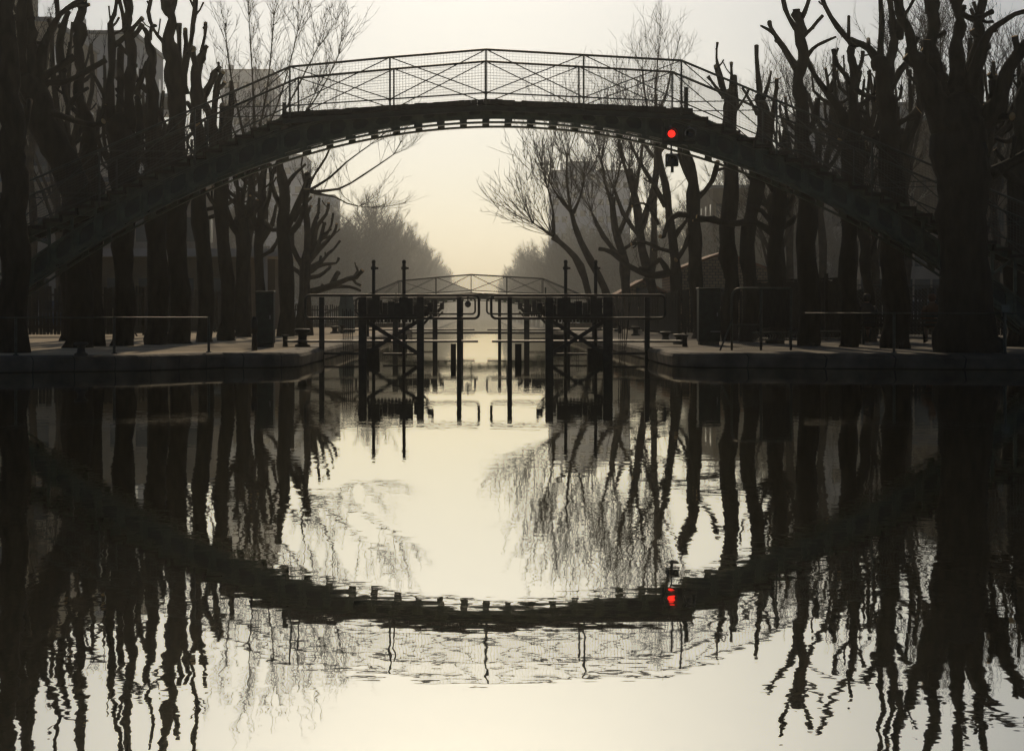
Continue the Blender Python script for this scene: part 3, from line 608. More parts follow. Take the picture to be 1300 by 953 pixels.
    # railings
    def rail_y(x):
        pts = [(368, 85), (495, 73), (617, 63), (741, 70), (865, 77)]
        if x < 368: return 85+(368-x)*.438
        if x > 865: return 77+(x-865)*.418
        for (a, b), (c, d) in zip(pts, pts[1:]):
            if a <= x <= c: return b+(d-b)*(x-a)/(c-a)
    posts = [368-121*i for i in range(5, 0, -1)]+[368, 495, 617, 741, 865]+[865+121*i for i in range(1, 6)]
    low = lambda x: (deck_px(x)-7.5 if 368 <= x <= 865 else rail_y(x)+54)
    foot = lambda x: (deck_px(x)+9 if 368 <= x <= 865 else rail_y(x)+72)
    for ry in (0.0, 1.8):
        Z = lambda x, y: (P(x, y, YB)+Vector((0, ry, 0)))
        mb = MB(); pl = [Z(x, rail_y(x)) for x in posts]; mb.tube(pl, .028, 8); hr = mb.build('handrail', 'rail_paint', t, True, B)
        mb = MB()
        for a, b in zip(posts, posts[1:]): mb.bar(Z(a, low(a)), Z(b, low(b)), .025, .03)
        mb.build('bottom_rail', 'rail_paint', t, False, B)
        for x in posts:
            mb = MB(); mb.bar(Z(x, rail_y(x)), Z(x, foot(x)), .04, .04, up=(0, 1, 0)); mb.box(Z(x, 0).x-.035, Z(x, 0).x+.035, YB+ry-.03, YB+ry+.03, Z(x, low(x)+1.6).z, Z(x, low(x)-1.6).z); mb.build('post', 'rail_paint', t, False, B)
        for a, b in zip(posts, posts[1:]):
            mb = MB(); mb.bar(Z(a, rail_y(a)), Z(b, low(b)), .022, .03, up=(0, 1, 0)); q0 = Z(a, low(a)); q1 = Z(b, rail_y(b)); q0.y += .012; q1.y += .012; mb.bar(q0, q1, .022, .03, up=(0, 1, 0)); mb.build('cross_brace', 'rail_paint', t, False, B)
        mb = MB(); x = posts[0]
        while x < posts[-1]:
            mb.tube([Z(x, rail_y(x)), Z(x, low(x))], .0027, 3, False); x += 4.0
        for k in range(1, 15):
            mb.tube([Z(x, rail_y(x)+(low(x)-rail_y(x))*k/15) for x in posts], .0027, 3, False)
        mb.build('wire_mesh', 'wire', t, False, B)
    # newel stubs beside the top steps
    for x in (361, 871):
        mb = MB(); a = P(x, deck_px(x)-(26 if x > 600 else 12), YB+.5); mb.tube([a, P(x, deck_px(x)+5, YB+.5)], .05, 8); mb.build('newel', 'iron_green', t, False, B)
    # masonry abutments under the stairs
    for x0, x1 in ((-80, -330), (1345, 1575)):
        mb = MB(); q = [W_(min(x0, x1), 446), W_(max(x0, x1), 446), W_(max(x0, x1), deck_px(max(x0, x1))+12), W_(min(x0, x1), min(445, deck_px(min(x0, x1))+12))]
        mb.prism(q, YB+.25, YB+1.5); mb.build('abutment', 'quay_stone', t, False, B)
    return t
bridge = make_bridge()
b2 = copy_tree(bridge); b2.location = (PX(598, 103), 103.9, -3.27)
b2['label'] = 'second arched footbridge, small and hazy, seen through the first arch'; b2['group'] = 'arched footbridges over the canal'; bridge['group'] = b2['group']

# ------------------------------------------------------------------ canal signal lights on the bridge
def signal_box(mb_parent, px, py, Y, lit, B):
    p = P(px, py, Y); s = .145
    h = MB(); h.box(p.x-s, p.x+s, Y, Y+.16, p.z-s, p.z+s); o = h.build('housing', 'iron_green', mb_parent, False, B); bevel(o, .02)
    l = MB(); l.lathe((p.x, Y-.006, p.z), [(.082, -.02), (.082, .0), (.065, .018), (.025, .026)], 20, 'y'); l.build('lens', 'red_glow' if lit else 'lens_dark', mb_parent, True, B)
    v = MB(); n = 14; R = .125; base = 0
    for k in range(n+1):
        a = PI*(-.12+1.24*k/n)
        for (rr, dy) in ((R, 0), (R, -.15), (R-.01, -.15), (R-.01, 0)): v.v.append((p.x+rr*math.cos(a), Y-.002+dy, p.z+rr*math.sin(a)))
    for k in range(n):
        for j in range(4): a = k*4+j; b = k*4+(j+1) % 4; v.face((a, b, b+4, a+4))
    v.build('visor', 'zinc' if not lit else 'iron_green', mb_parent, False, B)  # unlit boxes: paler visor colour stands in for its lit crescent
    c = MB(); c.lathe((p.x-.01, Y+.08, p.z+s), [(.03, 0), (.03, .03), (.012, .05)], 8); c.build('cap', 'zinc', mb_parent, False, B)
B = P(864, 170, 37.82)
sg = thing('signal_light', 'pair of boxed signal lights on the arch, the left one glowing red', 'signal light', B)
mb = MB(); p = B; mb.box(p.x-.40, p.x+.36, 37.99, 38.02, p.z-.22, p.z+.18); mb.bar((p.x-.2, 38.0, p.z+.1), (p.x-.2, 38.34, p.z+.1), .04); mb.bar((p.x+.2, 38.0, p.z+.1), (p.x+.2, 38.34, p.z+.1), .04); mb.build('back_plate', 'iron_green', sg, False, B)
signal_box(sg, 852.5, 170, 37.83, True, B); signal_box(sg, 876, 170, 37.83, False, B)
B2 = P(853, 203, 37.82)
sg2 = thing('signal_light', 'single unlit signal light hanging just under the arch', 'signal light', B2)
signal_box(sg2, 853.5, 203, 37.83, False, B2)
mb = MB(); mb.tube([(B2.x, 37.95, B2.z+.14), (B2.x, 37.95, B2.z+.42), (B2.x, 38.34, B2.z+.50)], .02, 8); mb.tube([(B2.x+.02, 37.92, B2.z-.14), (B2.x+.02, 37.92, B2.z-.28)], .035, 8); mb.build('bracket', 'iron_green', sg2, False, B2)

# ------------------------------------------------------------------ lock gates
YG = 42.6
def G(px, py, dy=0): p = P(px, py, YG); p.y += dy; return p
def make_leaf(mir, label, group):
    f = (lambda x: x) if not mir else (lambda x: 1231.5-x)      # mirror in x about the mitre
    B = Vector((PX(f(500), YG), YG, 0)); t = thing('lock_gate', label, 'lock gate', B, group)
    x0, x1 = 389, 608
    if mir: x0 = 1231.5-842.5
    # rounded rail loop
    def loop(xa, xb, yt, yb, r, n=6):
        pts = []
        for cx, cy, a0 in ((xb-r, yt+r, -PI/2), (xb-r, yb-r, 0), (xa+r, yb-r, PI/2), (xa+r, yt+r, PI)):
            for k in range(n+1): a = a0+PI/2*k/n; pts.append(G(f(cx+r*math.cos(a)), cy+r*math.sin(a), -.30))
        pts.append(pts[0].copy()); return pts
    MB().tube(loop(x0, x1, 375, 404, 6), .034, 8, False).build('handrail', 'gate_steel', t, True, B)
    def post(x, w, ytop, ybot, d=-.16, dep=.14, m='gate_steel'):
        a = G(f(x)-w/2, ytop, d); b = G(f(x)+w/2, ybot, d); mb = MB(); mb.box(a.x, b.x, YG+d, YG+d+dep, b.z, a.z); o = mb.build('post', m, t, False, B); bevel(o, .012); return o
    if not mir: post(409, 6.5, 377, 500); post(461, 10, 377, 500, -.24, .2); post(534, 9, 377, 500, -.24, .2); post(583, 6, 377, 500)
    else: post(1231.5-821, 6.5, 377, 500); post(1231.5-771, 12, 377, 500, -.24, .2); post(1231.5-697, 10, 377, 500, -.24, .2); post(1231.5-647, 6, 377, 500)
    # fender boards at the mitre side
    a = G(f(577)-(4.5 if not mir else 1), 436, -.3); b = G(f(577)+(3 if not mir else 9.5)*.75, 475, -.3); mb = MB(); mb.box(min(a.x, b.x), max(a.x, b.x), YG-.36, YG-.27, b.z, a.z); mb.build('fender_board', 'oak', t, False, B)
    # walkway
    ya = 362 if not mir else 366
    mb = MB(); p0 = G(f(ya), 432); p1 = G(f(607), 434.5); mb.box(min(p0.x, p1.x), max(p0.x, p1.x), YG-.20, YG+.45, p1.z, p0.z); mb.build('walkway', 'gate_steel', t, False, B)
    mb = MB(); mb.bar(G(f(385), 448.5, -.1), G(f(462), 448.5, -.1), .10, .06); mb.build('lower_beam', 'gate_steel', t, False, B)
    mb = MB(); p0 = G(f(362), 427, 0); mb.lathe((p0.x, YG, G(0, 440).z), [(.07, 0), (.06, .1), (.06, .24), (.09, .26), (.09, .3)], 12); mb.build('end_bollard', 'gate_steel', t, True, B)
    # X braces
    for ya_, yb_, d in ((407, 449, -.18), (449, 407, -.11)):
        mb = MB(); mb.bar(G(f(464), ya_, d), G(f(532), yb_, d), .07, .10, up=(0, 0, 1)); mb.build('brace', 'gate_steel', t, False, B)
    # submerged sluice block and paddle
    mb = MB(); p0 = G(f(459), 442, -.1); p1 = G(f(482 if not mir else 486), 470, -.1); mb.box(min(p0.x, p1.x), max(p0.x, p1.x), YG-.14, YG+.2, p1.z, p0.z); mb.build('sluice_block', 'oak', t, False, B)
    mb = MB(); p0 = G(f(498), 449, -.1); p1 = G(f(522), 451, -.1); mb.bar(G(f(486), 449.5, .1), G(f(534), 449.5, .1), .12, .05); mb.build('lower_tie', 'gate_steel', t, False, B)
    # lifting rods with cross handles
    for rx in ((474.5, 513) if not mir else (1231.5-718, 1231.5-756)):
        mb = MB(); mb.tube([G(f(rx), 331, -.05), G(f(rx), 462, -.05)], .043, 8); mb.lathe(tuple(G(f(rx), 333, -.05)), [(.05, -.02), (.05, .03), (.03, .06)], 8); r = mb.build('lifting_rod', 'gate_steel', t, True, B)
        mb = MB(); mb.tube([G(f(rx)-3.5, 340.5, -.05), G(f(rx)+6, 340.5, -.05)], .028, 8); mb.lathe(tuple(G(f(rx), 340.5, -.05)), [(.065, -.04), (.065, .04)], 10); mb.build('crossbar', 'gate_steel', r, False, B)
    # paddle winch: bearings, shaft, toothed wheels, bed plate
    mb = MB(); p0 = G(f(466), 399); p1 = G(f(530), 406); mb.box(min(p0.x, p1.x), max(p0.x, p1.x), YG-.22, YG+.28, p1.z, p0.z)
    for k in range(14):
        x = 468+k*4.4; q = G(f(x), 404, -.21); mb.box(q.x-.03, q.x+.03, YG-.235, YG-.2, q.z-.1, q.z)
    mb.build('bed_plate', 'gate_steel', t, False, B)
    mb = MB(); rng = random.Random(8)
    mb.tube([G(f(456), 389, .05), G(f(549), 389, .05)], .03, 8)
    for (x, w, y0, y1) in ((472, 9, 379, 400), (479, 7, 376, 400), (489, 6, 384, 400), (497, 8, 382, 400), (505, 8, 384, 400), (513, 11, 377, 400), (521, 7, 378, 400), (529, 6, 386, 400), (546, 6, 384, 396)):
        a = G(f(x)-w/2, y0); b = G(f(x)+w/2, y1); mb.box(a.x, b.x, YG-.17, YG+.15, b.z, a.z)
    o = mb.build('winch', 'gate_steel', t, False, B); bevel(o, .02)
    for (x, y, r) in ((484, 389, .15), (501, 390, .13), (519, 387, .16), (456, 389, .10), (549, 388, .13)):
        mb = MB(); q = G(f(x), y, .05); nn = 18; 
        prof = [(r, -.03), (r, .03)]; mb.lathe(tuple(q), prof, nn, 'x')
        for k in range(nn): a = 2*PI*k/nn; mb.box(q.x-.028, q.x+.028, q.y+math.cos(a)*r-.012, q.y+math.cos(a)*r+.012, q.z+math.sin(a)*(r+.01)-.012, q.z+math.sin(a)*(r+.01)+.012)
        mb.build('gear_wheel', 'gate_steel', t, False, B)
    # bracket arm to the outer post
    mb = MB(); mb.bar(G(f(535), 404, .1), G(f(545), 393, .1), .05, .12); mb.bar(G(f(536), 413, .1), G(f(548), 400, .1), .04, .06); mb.build('bracket', 'gate_steel', t, False, B)
    return t
gl = make_leaf(False, 'left leaf of the nearest lock gate, with rail loop and paddle winch', 'lock gate leaves')
gr = make_leaf(True, 'right leaf of the nearest lock gate, with its brace catching the sun', 'lock gate leaves')
for src, sd in ((gl, 'left'), (gr, 'right')):
    for Yn, dz, lab in ((62.0, .1, '%s leaf of the farther lock gate, smaller and seen through the nearest gate'),):
        c = copy_tree(src)
        for ch in list(kids(c)):
            if ch.name.split('.')[0] in ('lifting_rod', 'brace', 'fender_board'):
                for g_ in list(kids(ch)): bpy.data.objects.remove(g_)
                bpy.data.objects.remove(ch)
        c.location = (src.location.x-(.12 if sd == 'left' and Yn < 70 else 0), Yn, dz); c['label'] = lab % sd
# round lamp hanging in the rail loop of the middle gate
B = P(594, 386, 61.6); l = thing('hanging_lamp', 'small round lamp hanging in the rail loop of the middle gate', 'lamp', B)
mb = MB(); mb.lathe(tuple(B), [(.02, -.13), (.09, -.09), (.12, 0), (.10, .07), (.03, .12)], 14); mb.build('globe', 'lens_dark', l, True, B)
mb = MB(); mb.tube([B+Vector((0, 0, .1)), B+Vector((0, 0, .3))], .025, 6); mb.build('stem', 'gate_steel', l, False, B)
# vertical bar racks standing beside the gate
for (xa, xb, y0, y1, Y, lab) in ((435, 447, 392, 465, 43.2, 'row of thin upright bars in the water left of the gate'), (785, 792, 393, 462, 43.2, 'row of thin upright bars in the water right of the gate')):
    B = P((xa+xb)/2, 457, Y); t = thing('bar_rack', lab, 'bar rack', B, 'upright bar racks'); mb = MB()
    n = 6 if xb-xa > 8 else 4
    for k in range(n):
        mb2 = MB(); x = xa+(xb-xa)*k/(n-1); mb2.tube([P(x, y0+(k % 2)*3, Y), P(x+1.5, y1, Y)], .011, 6); mb2.build('bar', 'gate_steel', t, False, B)
    mb = MB(); mb.bar(P(xa-3, 447, Y), P(xb+3, 447, Y), .05, .08); mb.build('tie_bar', 'gate_steel', t, False, B); mb = MB(); mb.bar(P(xa-1, 404, Y+.02), P(xb+1, 404, Y+.02), .02, .03); mb.build('tie_bar', 'gate_steel', t, False, B)
B = P(797, 434, 43.6); o = MB().tube([P(800, 384, 43.6), P(794.5, 440, 43.6)], .014, 6).build('boat_hook', 'gate_steel', None, False, B); tag(o, 'thin slanting pole leaning beside the right bar rack', 'pole')

# ------------------------------------------------------------------ quay furniture
def bollard(px, pyb, h, r, label, group='mooring bollards on the quays'):
    Y = (EYE-ZQ)*F/(pyb-HY); x = PX(px, Y); B = Vector((x, Y, ZQ))
    mb = MB(); mb.lathe((x, Y, ZQ+.003), [(r*1.25, 0), (r*1.25, .04), (r*.8, .07), (r*.68, h*.5), (r*.8, h*.72), (r*1.3, h*.84), (r*1.34, h*.93), (r*1.1, h)], 18)
    tag(mb.build('mooring_bollard', 'gate_steel', None, True, B), label, 'bollard', group)
bollard(384, 440, .46, .16, 'big flared bollard with a sunlit cap at the left quay corner')
bollard(103, 451.5, .27, .11, 'low bollard alone on the left quay near the forked pollard')
bollard(425, 423, .30, .16, 'distant bollard behind the rail loop on the left quay')
bollard(807, 426, .34, .14, 'distant bollard right of the gate, farthest of three')
bollard(845, 433.5, .30, .14, 'middle one of three bollards on the right quay')
bollard(863, 437, .28, .15, 'bollard nearest the rounded corner of the right quay')
bollard(378, 426, .26, .15, 'small bollard just behind the big flared one')
def cabinet(px, pyb, w, h, d, label, m, ledge=False):
    Y = (EYE-ZQ)*F/(pyb-HY); x = PX(px, Y); B = Vector((x, Y, ZQ)); t = thing('control_cabinet', label, 'cabinet', B)
    o = MB().box(x-w/2, x+w/2, Y, Y+d, ZQ+.1, ZQ+h-.06).build('body', m, t, False, B); bevel(o, .015)
    o = MB().box(x-w/2-.02, x+w/2+.02, Y-.02, Y+d+.02, ZQ+h-.057, ZQ+h).build('lid', m, t, False, B); bevel(o, .015)
    o = MB().box(x-w/2+.03, x+w/2-.03, Y+.03, Y+d-.03, ZQ+.003, ZQ+.098).build('plinth', 'quay_stone', t, False, B)
    o = MB().box(x-w/2+.04, x+w/2-.04, Y-.012, Y-.001, ZQ+.16, ZQ+h-.12).build('door', m, t, False, B); bevel(o, .004)
    MB().box(x+w/2-.10, x+w/2-.07, Y-.035, Y-.013, ZQ+h*.5, ZQ+h*.5+.1).build('handle', 'zinc', o, False, B)
    if ledge: MB().box(x+.02, x+w/2-.02, Y-.10, Y-.013, ZQ+.35, ZQ+.38).build('shelf', 'zinc', t, False, B)
cabinet(336, 441, .44, 1.42, .4, 'dark upright cabinet at the left quay corner', 'iron_green')
cabinet(901, 438, .58, 1.55, .45, 'dark upright cabinet on the right quay before the picket fence', 'iron_green', True)
# pale tapered pillar
Y = 74.; B = P(440, 422, Y); B.z = ZQ; t = thing('tapered_pillar', 'pale grey green tapered pillar on the far left quay', 'pillar', B)
mb = MB(); mb.lathe((B.x, Y, ZQ), [(.38, 0), (.37, .3), (.34, 1.1), (.27, 1.62), (.24, 1.66)], 4); o = mb.build('shaft', 'pale_green_paint', t, False, B)
MB().box(B.x-.3, B.x+.3, Y-.3, Y+.3, ZQ+.003, ZQ+.12).build('foot', 'quay_stone', t, False, B)
# railings at the water's edge
def edge_rail(label, pts, ytop, yknob, railpts, Y, m='rail_paint', knob=None):
    B = P(pts[0], 447, Y(pts[0])); B.z = ZQ; t = thing('quay_railing', label, 'railing', B)
    for x in pts:
        YY = Y(x); mb = MB(); a = P(x, ytop(x), YY); mb.tube([(a.x, YY, ZQ+.003), (a.x, YY, a.z+.02)], .03, 8); mb.lathe((a.x, YY, ZQ+.003), [(.06, 0), (.06, .02)], 10); mb.build('post', m, t, False, B)
    mb = MB(); mb.tube([P(x, ytop(x), Y(x)) for x in railpts], .013, 8); mb.build('rail', m, t, True, B)
    return t
YL = lambda x: 33.9+(x/265)*2.9
edge_rail('thin low railing along the left quay edge', [-110, 20, 145, 265], lambda x: 403.0, 0, [-110, 20, 145, 265], YL)
YR = lambda x: 37.0-(x-1000)/300*1.7
tr = edge_rail('thin low railing along the right quay edge under the huge pollard', [1135, 1275, 1420], lambda x: 397.5, 0, [1022, 1135, 1275, 1420], YR)
B = P(323, 444, 38.6); B.z = ZQ; t = thing('mooring_post', 'stubby dark post with a collar left of the upright cabinet', 'post', B)
MB().lathe((B.x, B.y, ZQ+.003), [(.07, 0), (.06, .3), (.055, .36), (.055, .74), (.04, .78)], 12).build('shaft', 'gate_steel', t, True, B)
MB().lathe((B.x, B.y, ZQ+.40), [(.075, 0), (.075, .32)], 12).build('collar', 'gate_steel', t, True, B)
B = P(1276, 440, 35.6); B.z = ZQ; t = thing('marker_post', 'thin post with a pale square plate near the right edge', 'marker post', B)
MB().tube([(B.x, B.y, ZQ), (B.x, B.y, ZQ+.98)], .03, 8).build('shaft', 'pale_green_paint', t, False, B)
MB().box(B.x-.085, B.x+.085, B.y-.04, B.y-.025, PZ(396, 35.6), PZ(387, 35.6)).build('plate', 'pale_green_paint', t, False, B)
# hooped tube barrier on the right
Yh = 38.8; B = P(931, 445, Yh); B.z = ZQ; t = thing('tube_barrier', 'hooped tube barrier with a diagonal stay and mesh foot on the right quay', 'barrier', B)
hp = [P(929, 444, Yh), P(929, 378, Yh)]+[P(929+10*(1-math.cos(a)), 378-12*math.sin(a), Yh) for a in (PI/8, PI/4, 3*PI/8, PI/2)]+[P(1004, 366, Yh)]
hp[0].z = ZQ; MB().tube(hp, .025, 8).build('hoop', 'rail_paint', t, True, B)
a = P(914, 446, Yh-.25); a.z = ZQ; MB().tube([a, P(929, 408, Yh)], .02, 8).build('stay', 'rail_paint', t, False, B)
for x in (966, 1004):
    a = P(x, 444, Yh); a.z = ZQ; MB().tube([a, P(x, 366, Yh)], .03, 8).build('post', 'rail_paint', t, False, B)
mb = MB(); x0, x1, z0, z1 = PX(929, Yh), PX(966, Yh), ZQ+.05, PZ(412, Yh)
mb.tube([(x0, Yh, z1), (x1, Yh, z1)], .012, 6)
k = -20
while k < 30:
    for sgn in (1, -1):
        pts = []
        c0 = x0+k*.05
        for z in (z0, z1):
            pts.append((c0+sgn*(z-z0), z))
        (xa, za), (xb, zb) = pts
        # clip
        def clip(xa, za, xb, zb):
            if xa > xb: xa, za, xb, zb = xb, zb, xa, za
            if xb < x0 or xa > x1: return None
            if xa < x0: za += (zb-za)*(x0-xa)/(xb-xa); xa = x0
            if xb > x1: zb = za+(zb-za)*(x1-xa)/(xb-xa); xb = x1
            return xa, za, xb, zb
        c = clip(xa, za, xb, zb)
        if c: mb.tube([(c[0], Yh, c[1]), (c[2], Yh, c[3])], .003, 3, False)
    k += 1
mb.build('wire_mesh', 'wire', t, False, B)
MB().box(PX(967, Yh)+.02, PX(1004, Yh)-.02, Yh-.01, Yh+.02, PZ(416, Yh), PZ(368, Yh)).build('dark_panel', 'fence_wood', t, False, B)
# picket fences
def picket_fence(label, a, b, h, m='fence_wood', sp=.13, w=.085, lean=.02, seed=0, name='picket_fence'):
    a = Vector((*a, ZQ)); b = Vector((*b, ZQ)); L = (b-a).length; d = (b-a)/L; rng = random.Random(seed); t = thing(name, label, 'fence', a)
    mb = MB(); s = 0
    while s < L:
        p = a+d*s; tl = Vector((rng.gauss(0, lean), rng.gauss(0, lean), 0)); hh = h*(1+rng.uniform(-.03, .03))
        mb.bar(p+Vector((0, 0, .08)), p+Vector((0, 0, hh))+tl, w*rng.uniform(.85, 1.1), .02, up=(d.y, -d.x, 0)); s += sp
    mb.build('pickets', m, t, False, a)
    nrm = Vector((d.y, -d.x, 0))*.035
    for z in (.35, h-.28): MB().bar(a+nrm+Vector((0, 0, z)), b+nrm+Vector((0, 0, z)), .04, .07).build('rail', m, t, False, a)
    n = max(2, int(L/3))
    for k in range(n+1):
        p = a+d*L*k/n+nrm*2; MB().bar(p, p+Vector((0, 0, h+.03)), .09, .09, up=(0, 1, 0)).build('post', m, t, False, a)
        if k % 2 == 0: MB().bar(p+Vector((0, 0, .9)), p+nrm*18+Vector((0, 0, 0)), .05, .05).build('stay', m, t, False, a)
    return t
picket_fence('long dark picket fence with raking stays receding along the left quay', (-13.2, 61.7), (-11.2, 90), 1.85, seed=1, w=.115, sp=.125)
picket_fence('dark picket fence behind the trunks at far left', (-24, 58), (-13.3, 61.5), 1.8, seed=7, w=.11, sp=.125)
picket_fence('dark picket fence in front of the trees on the right quay', (20.0, 58), (7.9, 66.0), 1.75, seed=2, w=.11)
picket_fence('far picket fence beside the lock chamber on the right quay', (7.9, 66.3), (7.4, 97), 1.7, seed=3, w=.09)
picket_fence('low pale picket fence at the far end of the left quay', (-10.9, 91), (-4.6, 97.5), 1.3, seed=4, w=.07, sp=.16)
# board fence
Yf = 57.; a = Vector((PX(958, Yf), Yf, ZQ)); b = Vector((PX(1086, 52), 52, ZQ)); t = thing('board_fence', 'tall dark board fence with a sunlit top edge on the right quay', 'fence', a)
d = (b-a).normalized(); L = (b-a).length; mb = MB(); s = 0; rng = random.Random(12)
while s < L: p = a+d*s; mb.bar(p+Vector((0, 0, .05)), p+Vector((0, 0, 1.9+rng.uniform(-.03, .03))), .15, .025, up=(d.y, -d.x, 0)); s += .158
mb.build('boards', 'fence_wood', t, False, a)
MB().bar(a+Vector((0, 0, 1.95)), b+Vector((0, 0, 1.95)), .10, .05).build('capping', 'fence_wood', t, False, a)
for k in range(5):
    p = a+d*L*k/4+Vector((.08*d.y, -.08*d.x, 0)); MB().bar(p, p+Vector((0, 0, 2.12)), .1, .1, up=(0, 1, 0)).build('post', 'fence_wood', t, False, a)
# low trestle barrier with lattice
Yt = 43.; a = Vector((PX(955, Yt), Yt, ZQ)); b = Vector((PX(1095, Yt+4), Yt+4, ZQ)); t = thing('low_barrier', 'low lattice barrier with two sunlit rails in front of the board fence', 'barrier', a)
d = (b-a).normalized(); L = (b-a).length
for z, w in ((.16, .05), (.36, .06)): MB().bar(a+Vector((0, 0, z)), b+Vector((0, 0, z)), w, .04).build('rail', 'rail_paint', t, False, a)
for k in range(4): p = a+d*L*(k+.3)/4; MB().bar(p, p+Vector((0, 0, .40)), .06, .06, up=(0, 1, 0)).build('post', 'rail_paint', t, False, a)
mb = MB(); s = .2
while s < L-.3: p = a+d*s; mb.bar(p+Vector((0, .01, .17)), p+d*.14+Vector((0, .01, .35)), .012, .012); mb.bar(p+d*.14+Vector((0, -.01, .17)), p+Vector((0, -.01, .35)), .012, .012); s += .14
mb.build('lattice', 'rail_paint', t, False, a)
# chain-link fence
Yc = 54.; x0, x1 = PX(1084, Yc), PX(1310, Yc); z0, z1 = ZQ+.05, PZ(362, Yc); B = Vector((x0, Yc, ZQ)); t = thing('chain_link_fence', 'chain link fence behind the bench on the right', 'fence', B)
mb = MB(); H = z1-z0; k = x0-H
while k < x1:
    for sg_ in (1, -1):
        xa, za, xb, zb = (k, z0, k+H, z1) if sg_ > 0 else (k, z1, k+H, z0)
        if xb < x0 or xa > x1: continue
        if xa < x0: za += (zb-za)*(x0-xa)/(xb-xa); xa = x0
        if xb > x1: zb = za+(zb-za)*(x1-xa)/(xb-xa); xb = x1
        mb.tube([(xa, Yc+sg_*.003, za), (xb, Yc+sg_*.003, zb)], .006, 3, False)
    k += .12
mb.build('wire_mesh', 'wire', t, False, B)
for z in (z0, z1): MB().tube([(x0, Yc, z), (x1, Yc, z)], .02, 6).build('rail', 'rail_paint', t, False, B)
for k in range(5): x = x0+(x1-x0)*k/4; MB().tube([(x, Yc, ZQ), (x, Yc, z1+.03)], .03, 8).build('post', 'rail_paint', t, False, B)

# ------------------------------------------------------------------ bench and the two people on it
Yb = 46.0; bx0, bx1 = PX(1085, Yb), PX(1206, Yb); B = Vector(((bx0+bx1)/2, Yb, ZQ)); t = thing('park_bench', 'slatted bench with its back to the water on the right quay', 'bench', B)
mb = MB()
for z in (.50, .62, .74): mb.box(bx0, bx1, Yb, Yb+.03, ZQ+z, ZQ+z+.08)
mb.build('backrest', 'oak', t, False, B)
mb = MB()
for k in range(4): mb.box(bx0, bx1, Yb+.06+k*.11, Yb+.14+k*.11, ZQ+.42, ZQ+.45)
mb.build('seat', 'oak', t, False, B)
for x in (bx0+.25, bx1-.25):
    mb = MB(); mb.box(x-.03, x+.03, Yb+.03, Yb+.08, ZQ, ZQ+.84); mb.box(x-.03, x+.03, Yb+.42, Yb+.47, ZQ, ZQ+.42); mb.box(x-.028, x+.028, Yb+.08, Yb+.42, ZQ+.36, ZQ+.417); mb.build('leg', 'gate_steel', t, False, B)
def sitter(x, label, coat, hair, lean):
    Bp = Vector((x, Yb+.28, ZQ+.45)); t = thing('person', label, 'person', Bp)
    me = bpy.data.meshes.new('body'); V = []; E = []; R = []
    def add(p, r, par=None): V.append(p); R.append(r); (E.append((par, len(V)-1)) if par is not None else None); return len(V)-1
    pel = add((0, 0, .12), (.17, .13)); w = add((lean*.3, .0, .30), (.155, .11), pel); ch = add((lean*.7, .02, .50), (.19, .12), w); nb = add((lean, .04, .64), (.09, .07), ch)
    nk = add((lean, .06, .70), (.055, .055), nb); hd = add((lean, .08, .80), (.08, .09), nk); add((lean, .08, .88), (.07, .085), hd)
    for s in (-1, 1):
        sh = add((lean*.8+s*.19, .03, .56), (.075, .075), ch); el = add((lean*.6+s*.25, .10, .30), (.055, .055), sh); wr = add((lean*.3+s*.12, .33, .20), (.035, .035), el); pm = add((lean*.3+s*.07, .39, .19), (.04, .02), wr)
        for k in range(4):
            f1 = add((s*(.07-.0)+(k-1.5)*.019, .44, .195), (.009, .009), pm); add((s*.07+(k-1.5)*.018, .47+.004*(2-abs(k-1.5)), .18), (.008, .008), f1)
        th = add((s*.07-s*.04, .40, .205), (.01, .01), pm); add((s*.07-s*.045, .44, .2), (.009, .009), th)
        hp_ = add((s*.10, .05, .08), (.10, .09), pel); kn = add((s*.12, .46, .07), (.07, .07), hp_); an = add((s*.12, .48, -.36), (.045, .045), kn); add((s*.13, .62, -.41), (.045, .03), an)
    me.from_pydata(V, E, []); me.materials.append(M['skin']); o = bpy.data.objects.new('body', me); col.objects.link(o); o.parent = t
    sk = o.modifiers.new('skin', 'SKIN'); sk.use_smooth_shade = True
    for i, r in enumerate(R): o.data.skin_vertices[0].data[i].radius = r
    o.data.skin_vertices[0].data[0].use_root = True
    o.modifiers.new('sub', 'SUBSURF').levels = 1
    # coat over torso and arms, hair cap
    mb = MB(); mb.lathe((0, 0, 0), [(.20, .02), (.21, .12), (.185, .30), (.21, .48), (.19, .58), (.10, .66), (.075, .70)], 18)
    for i, (a, b, c) in enumerate(mb.v): mb.v[i] = (a*1.12+lean*min(1, c/.6), b*.74+.02, c)
    for s in (-1, 1): mb.tube([(lean*.8+s*.17, .03, .58), (lean*.7+s*.235, .06, .46), (lean*.6+s*.26, .11, .30), (lean*.3+s*.13, .33, .21)], [.08, .085, .07, .05], 10)
    mb.build('coat', coat, t, True); c = kids(t)
    mb = MB(); prof = [(.075, -.08), (.105, -.02), (.115, .05), (.10, .11), (.05, .15), (.01, .155)]; mb.lathe((lean, .062, .80), prof, 14); mb.build('hair', hair, t, True)
    mb = MB()
    for s in (-1, 1): mb.tube([(s*.10, .06, .09), (s*.12, .46, .09), (s*.12, .50, -.1), (s*.12, .49, -.38)], [.11, .085, .075, .06], 10)
    mb.build('trousers', 'coat_dark', t, True)
sitter(PX(1104, Yb), 'person with dark hair sitting on the bench, seen from behind, left of the trunk', 'coat_dark', 'hair_dark', .0)
sitter(PX(1190, Yb), 'person in a brown coat sitting on the bench, right of the trunk', 'coat_brown', 'hair_brown', -.05)

